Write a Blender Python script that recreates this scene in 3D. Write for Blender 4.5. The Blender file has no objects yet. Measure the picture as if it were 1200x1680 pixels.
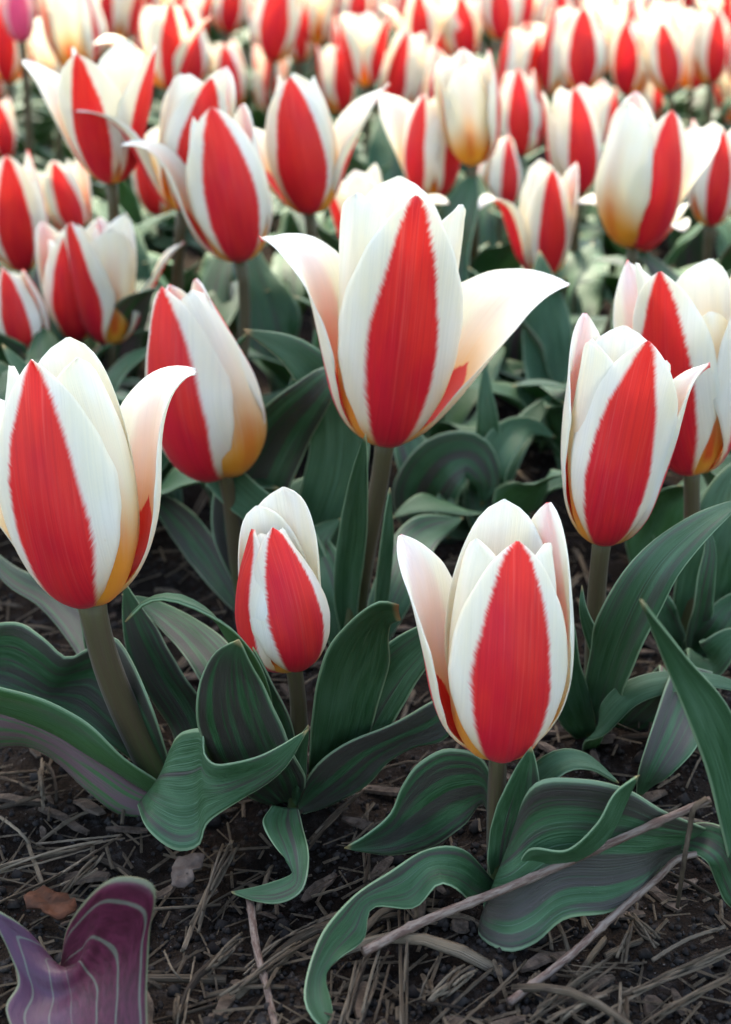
import bpy, math, random
import numpy as np
from mathutils import Vector, Matrix, Quaternion

# ------------------------------------------------------------------ camera, sky, sun
CAM_H, PITCH, VFOV = 0.29, math.radians(22.0), math.radians(36.0)
FPX = 840.0 / math.tan(VFOV / 2)            # focal length in pixels of the 1200 x 1680 photograph
sc = bpy.context.scene
sc.render.resolution_x, sc.render.resolution_y = 731, 1024
cam_d = bpy.data.cameras.new('camera'); cam = bpy.data.objects.new('camera', cam_d)
sc.collection.objects.link(cam); sc.camera = cam
cam.location = (0, 0, CAM_H); cam.rotation_euler = (math.pi / 2 - PITCH, 0, 0)
cam_d.sensor_fit = 'VERTICAL'; cam_d.sensor_height = 36.0
cam_d.lens = 18.0 / math.tan(VFOV / 2)
cam_d.clip_start, cam_d.clip_end = 0.01, 400.0
cam_d.dof.use_dof = True; cam_d.dof.focus_distance = 0.48; cam_d.dof.aperture_fstop = 12.5
cam_d.dof.aperture_blades = 7

SUN_EL, SUN_AZ = math.radians(56), math.radians(-14)      # azimuth from +Y towards +X: the sun stands beyond the bed
world = bpy.data.worlds.new('World'); sc.world = world; world.use_nodes = True
wn = world.node_tree; bg = wn.nodes['Background']
sky = wn.nodes.new('ShaderNodeTexSky'); sky.sky_type = 'NISHITA'; sky.sun_disc = False
sky.sun_elevation = SUN_EL; sky.sun_rotation = SUN_AZ
sky.air_density = 1.0; sky.dust_density = 2.5; sky.ozone_density = 1.0
wn.links.new(sky.outputs[0], bg.inputs[0]); bg.inputs[1].default_value = 0.145
sun_d = bpy.data.lights.new('sun', 'SUN'); sun_d.energy = 3.8; sun_d.angle = math.radians(7); sun_d.color = (1.0, 0.93, 0.82)
sun = bpy.data.objects.new('sun', sun_d); sc.collection.objects.link(sun)
S = Vector((math.cos(SUN_EL) * math.sin(SUN_AZ), math.cos(SUN_EL) * math.cos(SUN_AZ), math.sin(SUN_EL)))
sun.rotation_euler = S.to_track_quat('Z', 'Y').to_euler(); sun.location = S * 5
sc.view_settings.view_transform = 'Standard'; sc.view_settings.look = 'None'
sc.view_settings.exposure = 2.82; sc.view_settings.gamma = 1.0
sc.view_settings.use_white_balance = True; sc.view_settings.white_balance_temperature = 7000; sc.view_settings.white_balance_tint = 6
sc.cycles.max_bounces = 10; sc.cycles.diffuse_bounces = 6; sc.cycles.transmission_bounces = 8
sc.cycles.use_denoising = True

# ------------------------------------------------------------------ helpers
R = math.radians
rng = random.Random(11)
C = sc.collection
_f = Vector((0, math.cos(PITCH), -math.sin(PITCH))); _u = Vector((0, math.sin(PITCH), math.cos(PITCH)))
def ray(px, py):
    return _f + Vector((1, 0, 0)) * ((px - 600) / FPX) + _u * ((840 - py) / FPX)
def PY(px, py, Y):                  # the point in the place at distance Y from the photographer
    d = ray(px, py); t = Y / d.y
    return Vector((0, 0, CAM_H)) + d * t
def PZ(px, py, z):                  # the point in the place at height z
    d = ray(px, py); t = (z - CAM_H) / d.z
    return Vector((0, 0, CAM_H)) + d * t
def PT(p):                          # third number: a height below 0.3, a distance from 0.3 up
    return PZ(*p) if p[2] < 0.3 else PY(*p)

def tag(o, label, cat, group=None, kind=None):
    if label: o['label'] = label
    if cat: o['category'] = cat
    if group: o['group'] = group
    if kind: o['kind'] = kind
    return o
def empty(name, loc):
    o = bpy.data.objects.new(name, None); C.objects.link(o); o.location = loc
    o.empty_display_size = 0.01
    return o
def link(name, me, parent=None):
    o = bpy.data.objects.new(name, me); C.objects.link(o)
    if parent is not None: o.parent = parent
    return o
def raw_mesh(name, verts, quads, uvs=None, mat_idx=None, mats=(), smooth=True):
    verts = np.asarray(verts, dtype=np.float32); quads = np.asarray(quads, dtype=np.int32)
    me = bpy.data.meshes.new(name)
    nq, k = quads.shape
    me.vertices.add(len(verts)); me.vertices.foreach_set('co', verts.ravel())
    me.loops.add(nq * k); me.loops.foreach_set('vertex_index', quads.ravel())
    me.polygons.add(nq)
    me.polygons.foreach_set('loop_start', np.arange(nq, dtype=np.int32) * k)
    me.polygons.foreach_set('loop_total', np.full(nq, k, dtype=np.int32))
    if mat_idx is not None: me.polygons.foreach_set('material_index', np.asarray(mat_idx, dtype=np.int32))
    me.polygons.foreach_set('use_smooth', np.full(nq, smooth, dtype=bool))
    if uvs is not None:
        lay = me.uv_layers.new(name='UVMap')
        lay.data.foreach_set('uv', np.asarray(uvs, dtype=np.float32)[quads.ravel()].ravel())
    for m in mats: me.materials.append(m)
    me.update(); me.validate()
    return me

def sheet(name, P, thick, U, V, mats):
    """a thin solid blade: grid P[nv,nu,3]; side 0 looks along du x dv, side 1 the other way"""
    nv, nu, _ = P.shape
    du = np.gradient(P, axis=1); dv = np.gradient(P, axis=0)
    N = np.cross(du, dv); N /= np.maximum(np.linalg.norm(N, axis=2, keepdims=True), 1e-12)
    e = np.minimum(1, (1 - np.abs(np.linspace(-1, 1, nu))) * 5 + 0.3)[None, :, None]
    t = np.ones((nv, 1, 1)) * thick; t[-1] *= 0.4
    A = P + N * t * e / 2; B = P - N * t * e / 2
    verts = np.concatenate([A.reshape(-1, 3), B.reshape(-1, 3)])
    uv = np.stack([U, V], axis=2).reshape(-1, 2); uv = np.concatenate([uv, uv])
    idx = np.arange(nv * nu).reshape(nv, nu); off = nv * nu
    a = np.stack([idx[:-1, :-1], idx[:-1, 1:], idx[1:, 1:], idx[1:, :-1]], axis=2).reshape(-1, 4)
    b = a[:, ::-1] + off
    ring = np.concatenate([idx[0, :-1], idx[:-1, -1], idx[-1, :0:-1], idx[:0:-1, 0]])
    nx = np.roll(ring, -1)
    r = np.stack([ring + off, nx + off, nx, ring], axis=1)
    quads = np.concatenate([a, b, r])
    mi = np.concatenate([np.zeros(len(a)), np.ones(len(b)), np.zeros(len(r))]).astype(int)
    return raw_mesh(name, verts, quads, uv, mi, mats)

def curve(knots, x):
    """smooth curve through (x, value) knots"""
    kx = np.array([k[0] for k in knots], float); ky = np.array([k[1] for k in knots], float)
    xs = np.linspace(0, 1, 241); ys = np.interp(xs, kx, ky)
    w = np.hanning(25); w /= w.sum()
    yp = np.concatenate([np.full(12, ys[0]), ys, np.full(12, ys[-1])])
    ys2 = np.convolve(yp, w, 'valid'); ys2[0] = ys[0]
    return np.interp(x, xs, ys2)

def tube(name, pts, radii, mats, sides=10, uvv=True, squash=1.0, caps=True, ribs=None):
    pts = [Vector(p) for p in pts]; n = len(pts)
    verts, uv = [], []
    prev = None
    for i, p in enumerate(pts):
        t = (pts[min(i + 1, n - 1)] - pts[max(i - 1, 0)]).normalized()
        if prev is None:
            x = t.orthogonal().normalized()
        else:
            x = (prev - t * prev.dot(t)).normalized()
        prev = x; y = t.cross(x)
        for k in range(sides):
            a = 2 * math.pi * k / sides
            verts.append(p + (x * math.cos(a) + y * math.sin(a) * squash) * radii[i] * (ribs[k] if ribs else 1.0)); uv.append((k / sides, i / (n - 1)))
    quads = []
    for i in range(n - 1):
        for k in range(sides):
            k2 = (k + 1) % sides
            quads.append((i * sides + k, i * sides + k2, (i + 1) * sides + k2, (i + 1) * sides + k))
    if caps:
        for i in (0, n - 1):
            c = len(verts); verts.append(pts[i]); uv.append((0.5, i / (n - 1)))
            for k in range(0, sides, 2):
                q = (i * sides + k, i * sides + (k + 1) % sides, i * sides + (k + 2) % sides, c)
                quads.append(q if i else q[::-1])
    return raw_mesh(name, [tuple(v) for v in verts], quads, uv, None, mats)

def bez(p0, p1, p2, p3, n):
    out = []
    for i in range(n):
        t = i / (n - 1); s = 1 - t
        out.append(p0 * s**3 + p1 * 3 * s * s * t + p2 * 3 * s * t * t + p3 * t**3)
    return out
def catmull(pts, n):
    P = np.array([list(p) for p in pts], float)
    P = np.concatenate([[2 * P[0] - P[1]], P, [2 * P[-1] - P[-2]]])
    seg = len(P) - 3
    d = np.sqrt(np.linalg.norm(np.diff(P[1:-1], axis=0), axis=1)); cum = np.concatenate([[0], np.cumsum(d)]); cum /= cum[-1]
    out = []
    for t in np.linspace(0, 1, n * 4):
        k = min(int(np.searchsorted(cum, t, 'right') - 1), seg - 1)
        f = (t - cum[k]) / (cum[k + 1] - cum[k])
        p0, p1, p2, p3 = P[k], P[k + 1], P[k + 2], P[k + 3]
        out.append(0.5 * (2 * p1 + (p2 - p0) * f + (2 * p0 - 5 * p1 + 4 * p2 - p3) * f * f + (3 * p1 - p0 - 3 * p2 + p3) * f**3))
    out = np.array(out)
    L = np.concatenate([[0], np.cumsum(np.linalg.norm(np.diff(out, axis=0), axis=1))])
    x = np.linspace(0, L[-1], n)
    return np.stack([np.interp(x, L, out[:, i]) for i in range(3)], axis=1), L[-1]

# ------------------------------------------------------------------ materials
class NT:
    """small helper to write shader maths"""
    def __init__(s, name):
        s.m = bpy.data.materials.new(name); s.m.use_nodes = True
        s.t = s.m.node_tree; s.t.nodes.clear()
        s.out = s.t.nodes.new('ShaderNodeOutputMaterial')
    def n(s, ty, **kw):
        o = s.t.nodes.new(ty)
        for k, v in kw.items(): setattr(o, k, v)
        return o
    def put(s, sock, v):
        if isinstance(v, bpy.types.NodeSocket): s.t.links.new(v, sock)
        else:
            if isinstance(v, (tuple, list)) and len(v) == 3 and sock.type == 'RGBA': v = (*v, 1)
            sock.default_value = v
    def math(s, op, a, b=0.0, c=None, clamp=False):
        o = s.n('ShaderNodeMath', operation=op, use_clamp=clamp)
        s.put(o.inputs[0], a); s.put(o.inputs[1], b)
        if c is not None: s.put(o.inputs[2], c)
        return o.outputs[0]
    def step(s, x, lo, hi):           # smooth 0..1 between lo and hi
        o = s.n('ShaderNodeMapRange', interpolation_type='SMOOTHSTEP')
        s.put(o.inputs['Value'], x); s.put(o.inputs['From Min'], lo); s.put(o.inputs['From Max'], hi)
        return o.outputs['Result']
    def mix(s, f, a, b):
        o = s.n('ShaderNodeMix', data_type='RGBA')
        s.put(o.inputs[0], f); s.put(o.inputs[6], a); s.put(o.inputs[7], b)
        return o.outputs[2]
    def xyz(s, x, y, z=0.0):
        o = s.n('ShaderNodeCombineXYZ'); s.put(o.inputs[0], x); s.put(o.inputs[1], y); s.put(o.inputs[2], z)
        return o.outputs[0]
    def noise(s, vec, scale, detail=2.0, rough=0.5):
        o = s.n('ShaderNodeTexNoise'); s.put(o.inputs['Vector'], vec); o.inputs['Scale'].default_value = scale
        o.inputs['Detail'].default_value = detail; o.inputs['Roughness'].default_value = rough
        return o.outputs[0]
    def ramp(s, x, pts, interp='EASE'):
        o = s.n('ShaderNodeValToRGB'); cr = o.color_ramp; cr.interpolation = interp
        while len(cr.elements) < len(pts): cr.elements.new(0.5)
        for e, (p, v) in zip(cr.elements, pts):
            e.position = p; e.color = (v, v, v, 1) if not isinstance(v, tuple) else (*v, 1)
        s.put(o.inputs[0], x)
        return o.outputs[0]
    def bump(s, h, strength, dist):
        o = s.n('ShaderNodeBump'); o.inputs['Strength'].default_value = strength; o.inputs['Distance'].default_value = dist
        s.put(o.inputs['Height'], h); return o.outputs[0]
    def uv(s):
        o = s.n('ShaderNodeUVMap'); o.uv_map = 'UVMap'
        x = s.n('ShaderNodeSeparateXYZ'); s.t.links.new(o.outputs[0], x.inputs[0])
        return x.outputs[0], x.outputs[1]
    def rnd(s):
        return s.n('ShaderNodeObjectInfo').outputs['Random']
    def prop(s, name):
        o = s.n('ShaderNodeAttribute', attribute_type='OBJECT', attribute_name=name); return o.outputs['Fac']
    def surf(s, col, rough=0.5, spec=0.3, normal=None, trans=0.0, tcol=None, sheen=0.0):
        p = s.n('ShaderNodeBsdfPrincipled')
        s.put(p.inputs['Base Color'], col); s.put(p.inputs['Roughness'], rough); s.put(p.inputs['Specular IOR Level'], spec)
        if sheen: s.put(p.inputs['Sheen Weight'], sheen)
        if normal is not None: s.put(p.inputs['Normal'], normal)
        sh = p.outputs[0]
        if trans:
            t = s.n('ShaderNodeBsdfTranslucent'); s.put(t.inputs[0], tcol if tcol is not None else col)
            if normal is not None: s.put(t.inputs['Normal'], normal)
            x = s.n('ShaderNodeMixShader'); s.put(x.inputs[0], trans); s.t.links.new(sh, x.inputs[1]); s.t.links.new(t.outputs[0], x.inputs[2])
            sh = x.outputs[0]
        s.t.links.new(sh, s.out.inputs[0])
        return s.m

PETAL_TRANS = 0.55
def petal_common(q):
    u, v = q.uv(); s = q.math('MULTIPLY_ADD', u, 2.0, -1.0); a = q.math('ABSOLUTE', s); rn = q.rnd()
    off = q.math('MULTIPLY', rn, 37.0)
    streak = q.noise(q.xyz(q.math('MULTIPLY', s, 34.0), q.math('MULTIPLY', v, 2.2), off), 1.0, 3.0)
    blot = q.noise(q.xyz(q.math('MULTIPLY', s, 2.0), q.math('MULTIPLY', v, 2.5), off), 1.3, 2.0)
    vein = q.noise(q.xyz(q.math('MULTIPLY', s, 60.0), q.math('MULTIPLY', v, 1.6), off), 1.0, 2.0)
    nor = q.bump(vein, 0.22, 0.0012)
    return s, a, v, rn, off, streak, blot, nor
def white_petal(q, a, v, streak, blot, cream):
    w = q.mix(q.step(blot, 0.3, 0.7), (0.84, 0.795, 0.64), (0.84, 0.815, 0.73))
    w = q.mix(q.math('MULTIPLY', q.step(streak, 0.35, 0.75), 0.35), w, (0.70, 0.68, 0.60))
    spot = q.step(q.noise(q.xyz(q.math('MULTIPLY', a, 14.0), q.math('MULTIPLY', v, 20.0), q.math('MULTIPLY', q.rnd(), 19.0)), 1.0, 3.0, 0.6), 0.68, 0.80)
    w = q.mix(q.math('MULTIPLY', spot, 0.35), w, (0.62, 0.52, 0.36))
    return q.mix(cream, w, (0.84, 0.735, 0.44))

def mat_outer_outside(name, red1, red2, pale, base_c):
    q = NT(name); s, a, v, rn, off, streak, blot, nor = petal_common(q)
    ws = q.ramp(v, [(0.0, .11), (.06, .21), (.16, .36), (.3, .52), (.45, .60), (.6, .54), (.75, .41), (.87, .27), (.95, .15), (1.0, .03)], 'B_SPLINE')
    ser = q.noise(q.xyz(q.math('MULTIPLY_ADD', a, -22.0, q.math('MULTIPLY', v, 84.0)), q.math('MULTIPLY', s, 3.0), off), 1.0, 2.0, 0.7)
    low = q.noise(q.xyz(q.math('MULTIPLY', v, 3.0), q.math('MULTIPLY', s, 1.2), off), 1.0, 1.0)
    edge = q.math('ADD', q.math('MULTIPLY', q.math('SUBTRACT', ser, 0.5), q.math('MULTIPLY_ADD', low, 0.26, -0.04)), q.math('MULTIPLY_ADD', low, 0.14, -0.07))
    wr = q.math('MULTIPLY', ws, q.math('MULTIPLY_ADD', rn, 0.32, 0.74))
    m = q.step(q.math('SUBTRACT', q.math('ADD', wr, edge), a), -0.045, 0.05)
    red = q.mix(q.step(q.math('ADD', q.math('MULTIPLY', blot, 0.9), q.math('MULTIPLY', v, 0.35)), 0.35, 0.85), red1, red2)
    red = q.mix(q.math('MULTIPLY', q.step(streak, 0.3, 0.8), 0.30), red, tuple(c * 0.62 for c in red1))
    red = q.mix(q.math('MULTIPLY', q.step(q.noise(q.xyz(q.math('MULTIPLY', s, 22.0), q.math('MULTIPLY', v, 1.4), off), 1.0, 3.0, 0.7), 0.5, 0.78), q.math('MULTIPLY_ADD', v, 0.26, 0.05)), red, (0.85, 0.24, 0.20))
    cream = q.math('MULTIPLY', q.step(v, 0.42, 0.0), 0.8)
    w = white_petal(q, a, v, streak, blot, cream) if pale is None else q.mix(streak, pale, tuple(c * .85 for c in pale))
    yb = q.step(q.math('MULTIPLY_ADD', streak, 0.05, v), 0.24, 0.06)
    w = q.mix(yb, w, base_c)
    red = q.mix(q.math('MULTIPLY', q.step(q.math('MULTIPLY_ADD', streak, 0.06, v), 0.10, 0.03), 0.85), red, base_c)
    col = q.mix(m, w, red)
    return q.surf(col, 0.46, 0.28, nor, PETAL_TRANS, None, 0.08)
def mat_inner_outside():
    q = NT('petal cream outside'); s, a, v, rn, off, streak, blot, nor = petal_common(q)
    w = white_petal(q, a, v, streak, blot, q.math('MULTIPLY', q.step(v, 0.95, 0.1), 0.75))
    band = q.math('MULTIPLY', q.step(q.math('MULTIPLY_ADD', streak, 0.12, a), 0.42, 0.12), q.math('MULTIPLY', q.step(v, 1.0, 0.45), q.math('MULTIPLY_ADD', rn, 0.5, 0.1)))
    w = q.mix(band, w, (0.80, 0.40, 0.24))
    gold = q.step(q.math('ADD', v, q.math('ADD', q.math('MULTIPLY', a, 0.20), q.math('MULTIPLY', streak, 0.10))), 0.68, 0.32)
    w = q.mix(gold, w, (0.80, 0.38, 0.035))
    fl = q.math('MULTIPLY', q.step(q.math('MULTIPLY_ADD', streak, 0.1, a), 0.24, 0.10), q.math('MULTIPLY', q.step(v, .16, .24), q.step(v, .46, .30)))
    w = q.mix(q.math('MULTIPLY', fl, q.math('MULTIPLY', rn, 0.9)), w, (0.70, 0.09, 0.02))
    return q.surf(w, 0.46, 0.28, nor, PETAL_TRANS, None, 0.08)
def mat_inside(name, pinkness):
    q = NT(name); s, a, v, rn, off, streak, blot, nor = petal_common(q)
    w = white_petal(q, a, v, streak, blot, q.math('MULTIPLY', q.step(v, 1.0, 0.2), 0.75))
    band = q.math('MULTIPLY', q.step(q.math('MULTIPLY_ADD', streak, 0.16, a), 0.55, 0.15), pinkness)
    w = q.mix(q.math('MULTIPLY', band, q.step(v, 1.0, 0.6)), w, (0.84, 0.66, 0.44))
    gold = q.step(q.math('ADD', v, q.math('ADD', q.math('MULTIPLY', a, 0.22), q.math('MULTIPLY', streak, 0.12))), 0.72, 0.30)
    w = q.mix(gold, w, (0.80, 0.46, 0.04))
    hw = q.ramp(v, [(0.0, .05), (.12, .10), (.26, .34), (.36, .26), (.48, .0), (1.0, .0)])
    fl = q.step(q.math('SUBTRACT', q.math('MULTIPLY_ADD', streak, 0.12, q.math('SUBTRACT', hw, 0.10)), a), -0.01, 0.03)
    w = q.mix(fl, w, (0.66, 0.022, 0.006))
    return q.surf(w, 0.46, 0.28, nor, 0.36, None, 0.08)
GOLD = (0.74, 0.40, 0.05)
M_OUT = mat_outer_outside('petal red flame outside', (0.70, 0.014, 0.036), (0.80, 0.040, 0.028), None, GOLD)
M_PINK = mat_outer_outside('petal magenta outside', (0.82, 0.08, 0.24), (0.86, 0.13, 0.24), (0.86, 0.46, 0.46), (0.55, 0.45, 0.30))
M_INO = mat_inner_outside()
M_INA = mat_inside('petal inside banded', 0.40)
M_INB = mat_inside('petal inside cream', 0.22)

def mat_leaf(name, under):
    q = NT(name); u, v = q.uv(); s = q.math('MULTIPLY_ADD', u, 2.0, -1.0); a = q.math('ABSOLUTE', s)
    rn = q.rnd(); off = q.math('MULTIPLY', rn, 51.0); pur = q.prop('purple')
    st = q.noise(q.xyz(q.math('MULTIPLY', s, 4.4), q.math('MULTIPLY', v, 0.55), off), 1.0, 3.0, 0.55)
    mot = q.noise(q.xyz(q.math('MULTIPLY', s, 7.0), q.math('MULTIPLY', v, 7.0), off), 1.0, 4.0, 0.6)
    blo = q.noise(q.xyz(q.math('MULTIPLY', s, 1.6), q.math('MULTIPLY', v, 2.6), off), 1.0, 2.0)
    fine = q.noise(q.xyz(q.math('MULTIPLY', s, 46.0), q.math('MULTIPLY', v, 1.5), off), 1.0, 2.0)
    if under:
        g = q.mix(q.step(mot, 0.3, 0.7), (0.036, 0.092, 0.024), (0.052, 0.115, 0.042))
        pc, thr = (0.14, 0.055, 0.08), 0.58
    else:
        g = q.mix(q.step(mot, 0.3, 0.7), (0.015, 0.047, 0.015), (0.034, 0.080, 0.034))
        pc, thr = (0.034, 0.015, 0.020), 0.62
    g = q.mix(q.math('MULTIPLY', q.step(blo, 0.45, 0.72), 0.5), g, (0.060, 0.115, 0.062))
    g = q.mix(q.math('MULTIPLY', q.step(fine, 0.55, 0.75), 0.35), g, (0.13, 0.21, 0.14))
    th = q.math('MAXIMUM', q.math('MULTIPLY_ADD', pur, -0.28, thr), 0.40)
    stm = q.step(q.math('ADD', q.math('MULTIPLY_ADD', blo, 0.35, q.math('SUBTRACT', st, 0.175)), q.math('MULTIPLY_ADD', mot, 0.12, -0.06)), th, q.math('ADD', th, 0.11))
    stm = q.math('MULTIPLY', stm, q.math('MULTIPLY', q.step(v, 0.99, 0.80), q.step(pur, 0.0, 0.15)))
    stm = q.math('MULTIPLY', stm, q.math('MULTIPLY_ADD', fine, 0.40, 0.54))
    pcol = q.mix(q.step(pur, 0.85, 1.25), pc, (0.19, 0.035, 0.085))
    pcol = q.mix(q.math('MULTIPLY', mot, 0.25), pcol, (0.08, 0.045, 0.05))
    col = q.mix(stm, g, pcol)
    rim = q.step(q.math('MULTIPLY_ADD', mot, 0.02, a), 0.945, 0.985)
    col = q.mix(q.math('MULTIPLY', rim, 0.75), col, (0.20, 0.27, 0.15))
    tip = q.step(v, 0.965, 0.995)
    col = q.mix(q.math('MULTIPLY', tip, 0.7), col, (0.30, 0.20, 0.08))
    dust = q.step(q.noise(q.xyz(q.math('MULTIPLY', s, 60.0), q.math('MULTIPLY', v, 160.0), off), 1.0, 1.0), 0.74, 0.80)
    col = q.mix(q.math('MULTIPLY', dust, 0.35), col, (0.22, 0.21, 0.19))
    nor = q.bump(q.math('ADD', fine, q.math('MULTIPLY', mot, 0.5)), 0.35, 0.0012)
    return q.surf(col, q.math('MULTIPLY_ADD', mot, 0.22, 0.42), 0.24, nor, 0.12, (0.10, 0.26, 0.04))
M_LT = mat_leaf('leaf upper face', False); M_LU = mat_leaf('leaf under face', True)

def mat_young():
    q = NT('young purple leaf'); u, v = q.uv(); s = q.math('MULTIPLY_ADD', u, 2.0, -1.0); a = q.math('ABSOLUTE', s)
    mot = q.noise(q.xyz(q.math('MULTIPLY', s, 16.0), q.math('MULTIPLY', v, 16.0), 3.0), 1.0, 5.0, 0.65)
    wob = q.noise(q.xyz(q.math('MULTIPLY', s, 2.0), q.math('MULTIPLY', v, 3.0), 1.0), 1.0, 2.0)
    x = q.math('FRACT', q.math('ADD', q.math('MULTIPLY', s, 3.1), q.math('MULTIPLY', wob, 0.5)))
    wid = q.math('MULTIPLY_ADD', q.noise(q.xyz(q.math('FLOOR', q.math('MULTIPLY', s, 3.1)), 5.0, 2.0), 1.7, 0.0), 0.15, -0.045)
    d = q.math('ABSOLUTE', q.math('SUBTRACT', x, 0.5))
    line = q.step(q.math('ADD', d, q.math('MULTIPLY_ADD', mot, 0.06, -0.03)), q.math('ADD', wid, 0.03), wid)
    c = q.mix(q.step(mot, .3, .7), (0.034, 0.005, 0.011), (0.078, 0.012, 0.028))
    c = q.mix(q.math('MULTIPLY', q.step(s, -0.2, 0.5), 0.7), c, (0.055, 0.028, 0.052))  # lilac half: waxy bloom with its sky reflection painted into the colour
    c = q.mix(q.math('MULTIPLY', line, q.math('MULTIPLY_ADD', mot, 0.6, 0.2)), c, (0.13, 0.16, 0.11))
    c = q.mix(q.math('MULTIPLY', q.step(a, .965, .99), .7), c, (0.15, 0.17, 0.09))
    return q.surf(c, 0.42, 0.25, q.bump(mot, .3, .001), .12, (.25, .05, .08))
def mat_stem():
    q = NT('tulip stem'); u, v = q.uv()
    mot = q.noise(q.xyz(q.math('MULTIPLY', u, 22.0), q.math('MULTIPLY', v, 3.0), q.math('MULTIPLY', q.rnd(), 9.0)), 1.0, 3.0)
    c = q.mix(q.step(v, 0.05, 0.55), (0.030, 0.064, 0.013), (0.056, 0.042, 0.017))
    c = q.mix(q.math('MULTIPLY', q.step(v, .86, 1.0), 0.6), c, (0.10, 0.09, 0.035))
    c = q.mix(q.math('MULTIPLY', q.step(mot, .4, .75), 0.5), c, (0.06, 0.028, 0.02))
    return q.surf(c, 0.5, 0.2, q.bump(mot, .3, .001), 0.12, (.2, .2, .05), 0.08)
M_STEM = mat_stem(); M_YOUNG = mat_young()

def mat_straw(name='dry straw', lo=(0.022, 0.016, 0.012), hi=(0.14, 0.102, 0.066)):
    q = NT(name); u, v = q.uv(); rn = q.rnd(); off = q.math('MULTIPLY', rn, 77.0)
    f = q.noise(q.xyz(q.math('MULTIPLY', u, 26.0), q.math('MULTIPLY', v, 2.5), off), 1.0, 3.0)
    b = q.noise(q.xyz(q.math('MULTIPLY', u, 2.0), q.math('MULTIPLY', v, 7.0), off), 1.0, 3.0)
    c = q.mix(rn, lo, hi)
    c = q.mix(q.math('MULTIPLY', q.step(f, 0.45, 0.75), q.math('MULTIPLY_ADD', rn, 0.75, 0.1)), c, (0.20, 0.162, 0.122))
    c = q.mix(q.math('MULTIPLY', q.step(b, 0.5, 0.7), 0.7), c, (0.035, 0.024, 0.018))
    return q.surf(c, 0.8, 0.08, q.bump(f, 0.9, 0.001))
def mat_stalk():
    q = NT('weathered stalk'); u, v = q.uv(); off = q.math('MULTIPLY', q.rnd(), 77.0)
    f = q.noise(q.xyz(q.math('MULTIPLY', u, 14.0), q.math('MULTIPLY', v, 3.0), off), 1.0, 3.0)
    b = q.noise(q.xyz(q.math('MULTIPLY', u, 7.0), q.math('MULTIPLY', v, 13.0), off), 1.0, 5.0, 0.7)
    c = q.mix(q.step(b, 0.40, 0.60), (0.075, 0.040, 0.028), (0.16, 0.118, 0.092))
    c = q.mix(q.math('MULTIPLY', q.step(f, 0.5, 0.8), 0.6), c, (0.085, 0.05, 0.035))
    return q.surf(c, 0.65, 0.25, q.bump(f, 0.5, 0.001))
def mat_soil():
    q = NT('dark soil'); g = q.n('ShaderNodeNewGeometry'); p = g.outputs['Position']
    a = q.noise(p, 14.0, 5.0, 0.6); b = q.noise(p, 160.0, 4.0, 0.7); c_ = q.noise(p, 700.0, 2.0)
    c = q.mix(q.step(a, .35, .68), (0.007, 0.005, 0.0038), (0.018, 0.013, 0.0098))
    c = q.mix(q.math('MULTIPLY', q.step(b, .5, .72), .7), c, (0.038, 0.032, 0.029))
    c = q.mix(q.math('MULTIPLY', q.step(c_, .68, .76), .8), c, (0.11, 0.10, 0.095))
    return q.surf(c, 0.95, 0.02, q.bump(q.math('ADD', b, q.math('MULTIPLY', c_, .5)), 0.9, 0.004))
def mat_plain(name, c1, c2, scale=40.0, rough=0.7, trans=0.0):
    q = NT(name); tc = q.n('ShaderNodeTexCoord').outputs['Object']
    a = q.noise(tc, scale, 4.0, 0.65)
    return q.surf(q.mix(q.step(a, .3, .7), c1, c2), rough, 0.08, q.bump(a, .4, .002), trans)
M_STRAW, M_STALK, M_SOIL = mat_straw(), mat_stalk(), mat_soil()
M_STRAW2 = mat_straw('pale dry straw', (0.066, 0.045, 0.029), (0.22, 0.17, 0.118))
M_CHIP = mat_plain('weathered wood chip', (0.020, 0.014, 0.010), (0.075, 0.054, 0.04), 260.0)
M_RUST = mat_plain('rusty dead leaf', (0.018, 0.008, 0.005), (0.055, 0.02, 0.01), 120.0)
M_PALE = mat_plain('pale dry scale', (0.045, 0.032, 0.026), (0.085, 0.066, 0.054), 150.0)
M_CRUMB = mat_plain('soil crumb', (0.010, 0.008, 0.007), (0.032, 0.027, 0.024), 90.0, 0.95)

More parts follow.
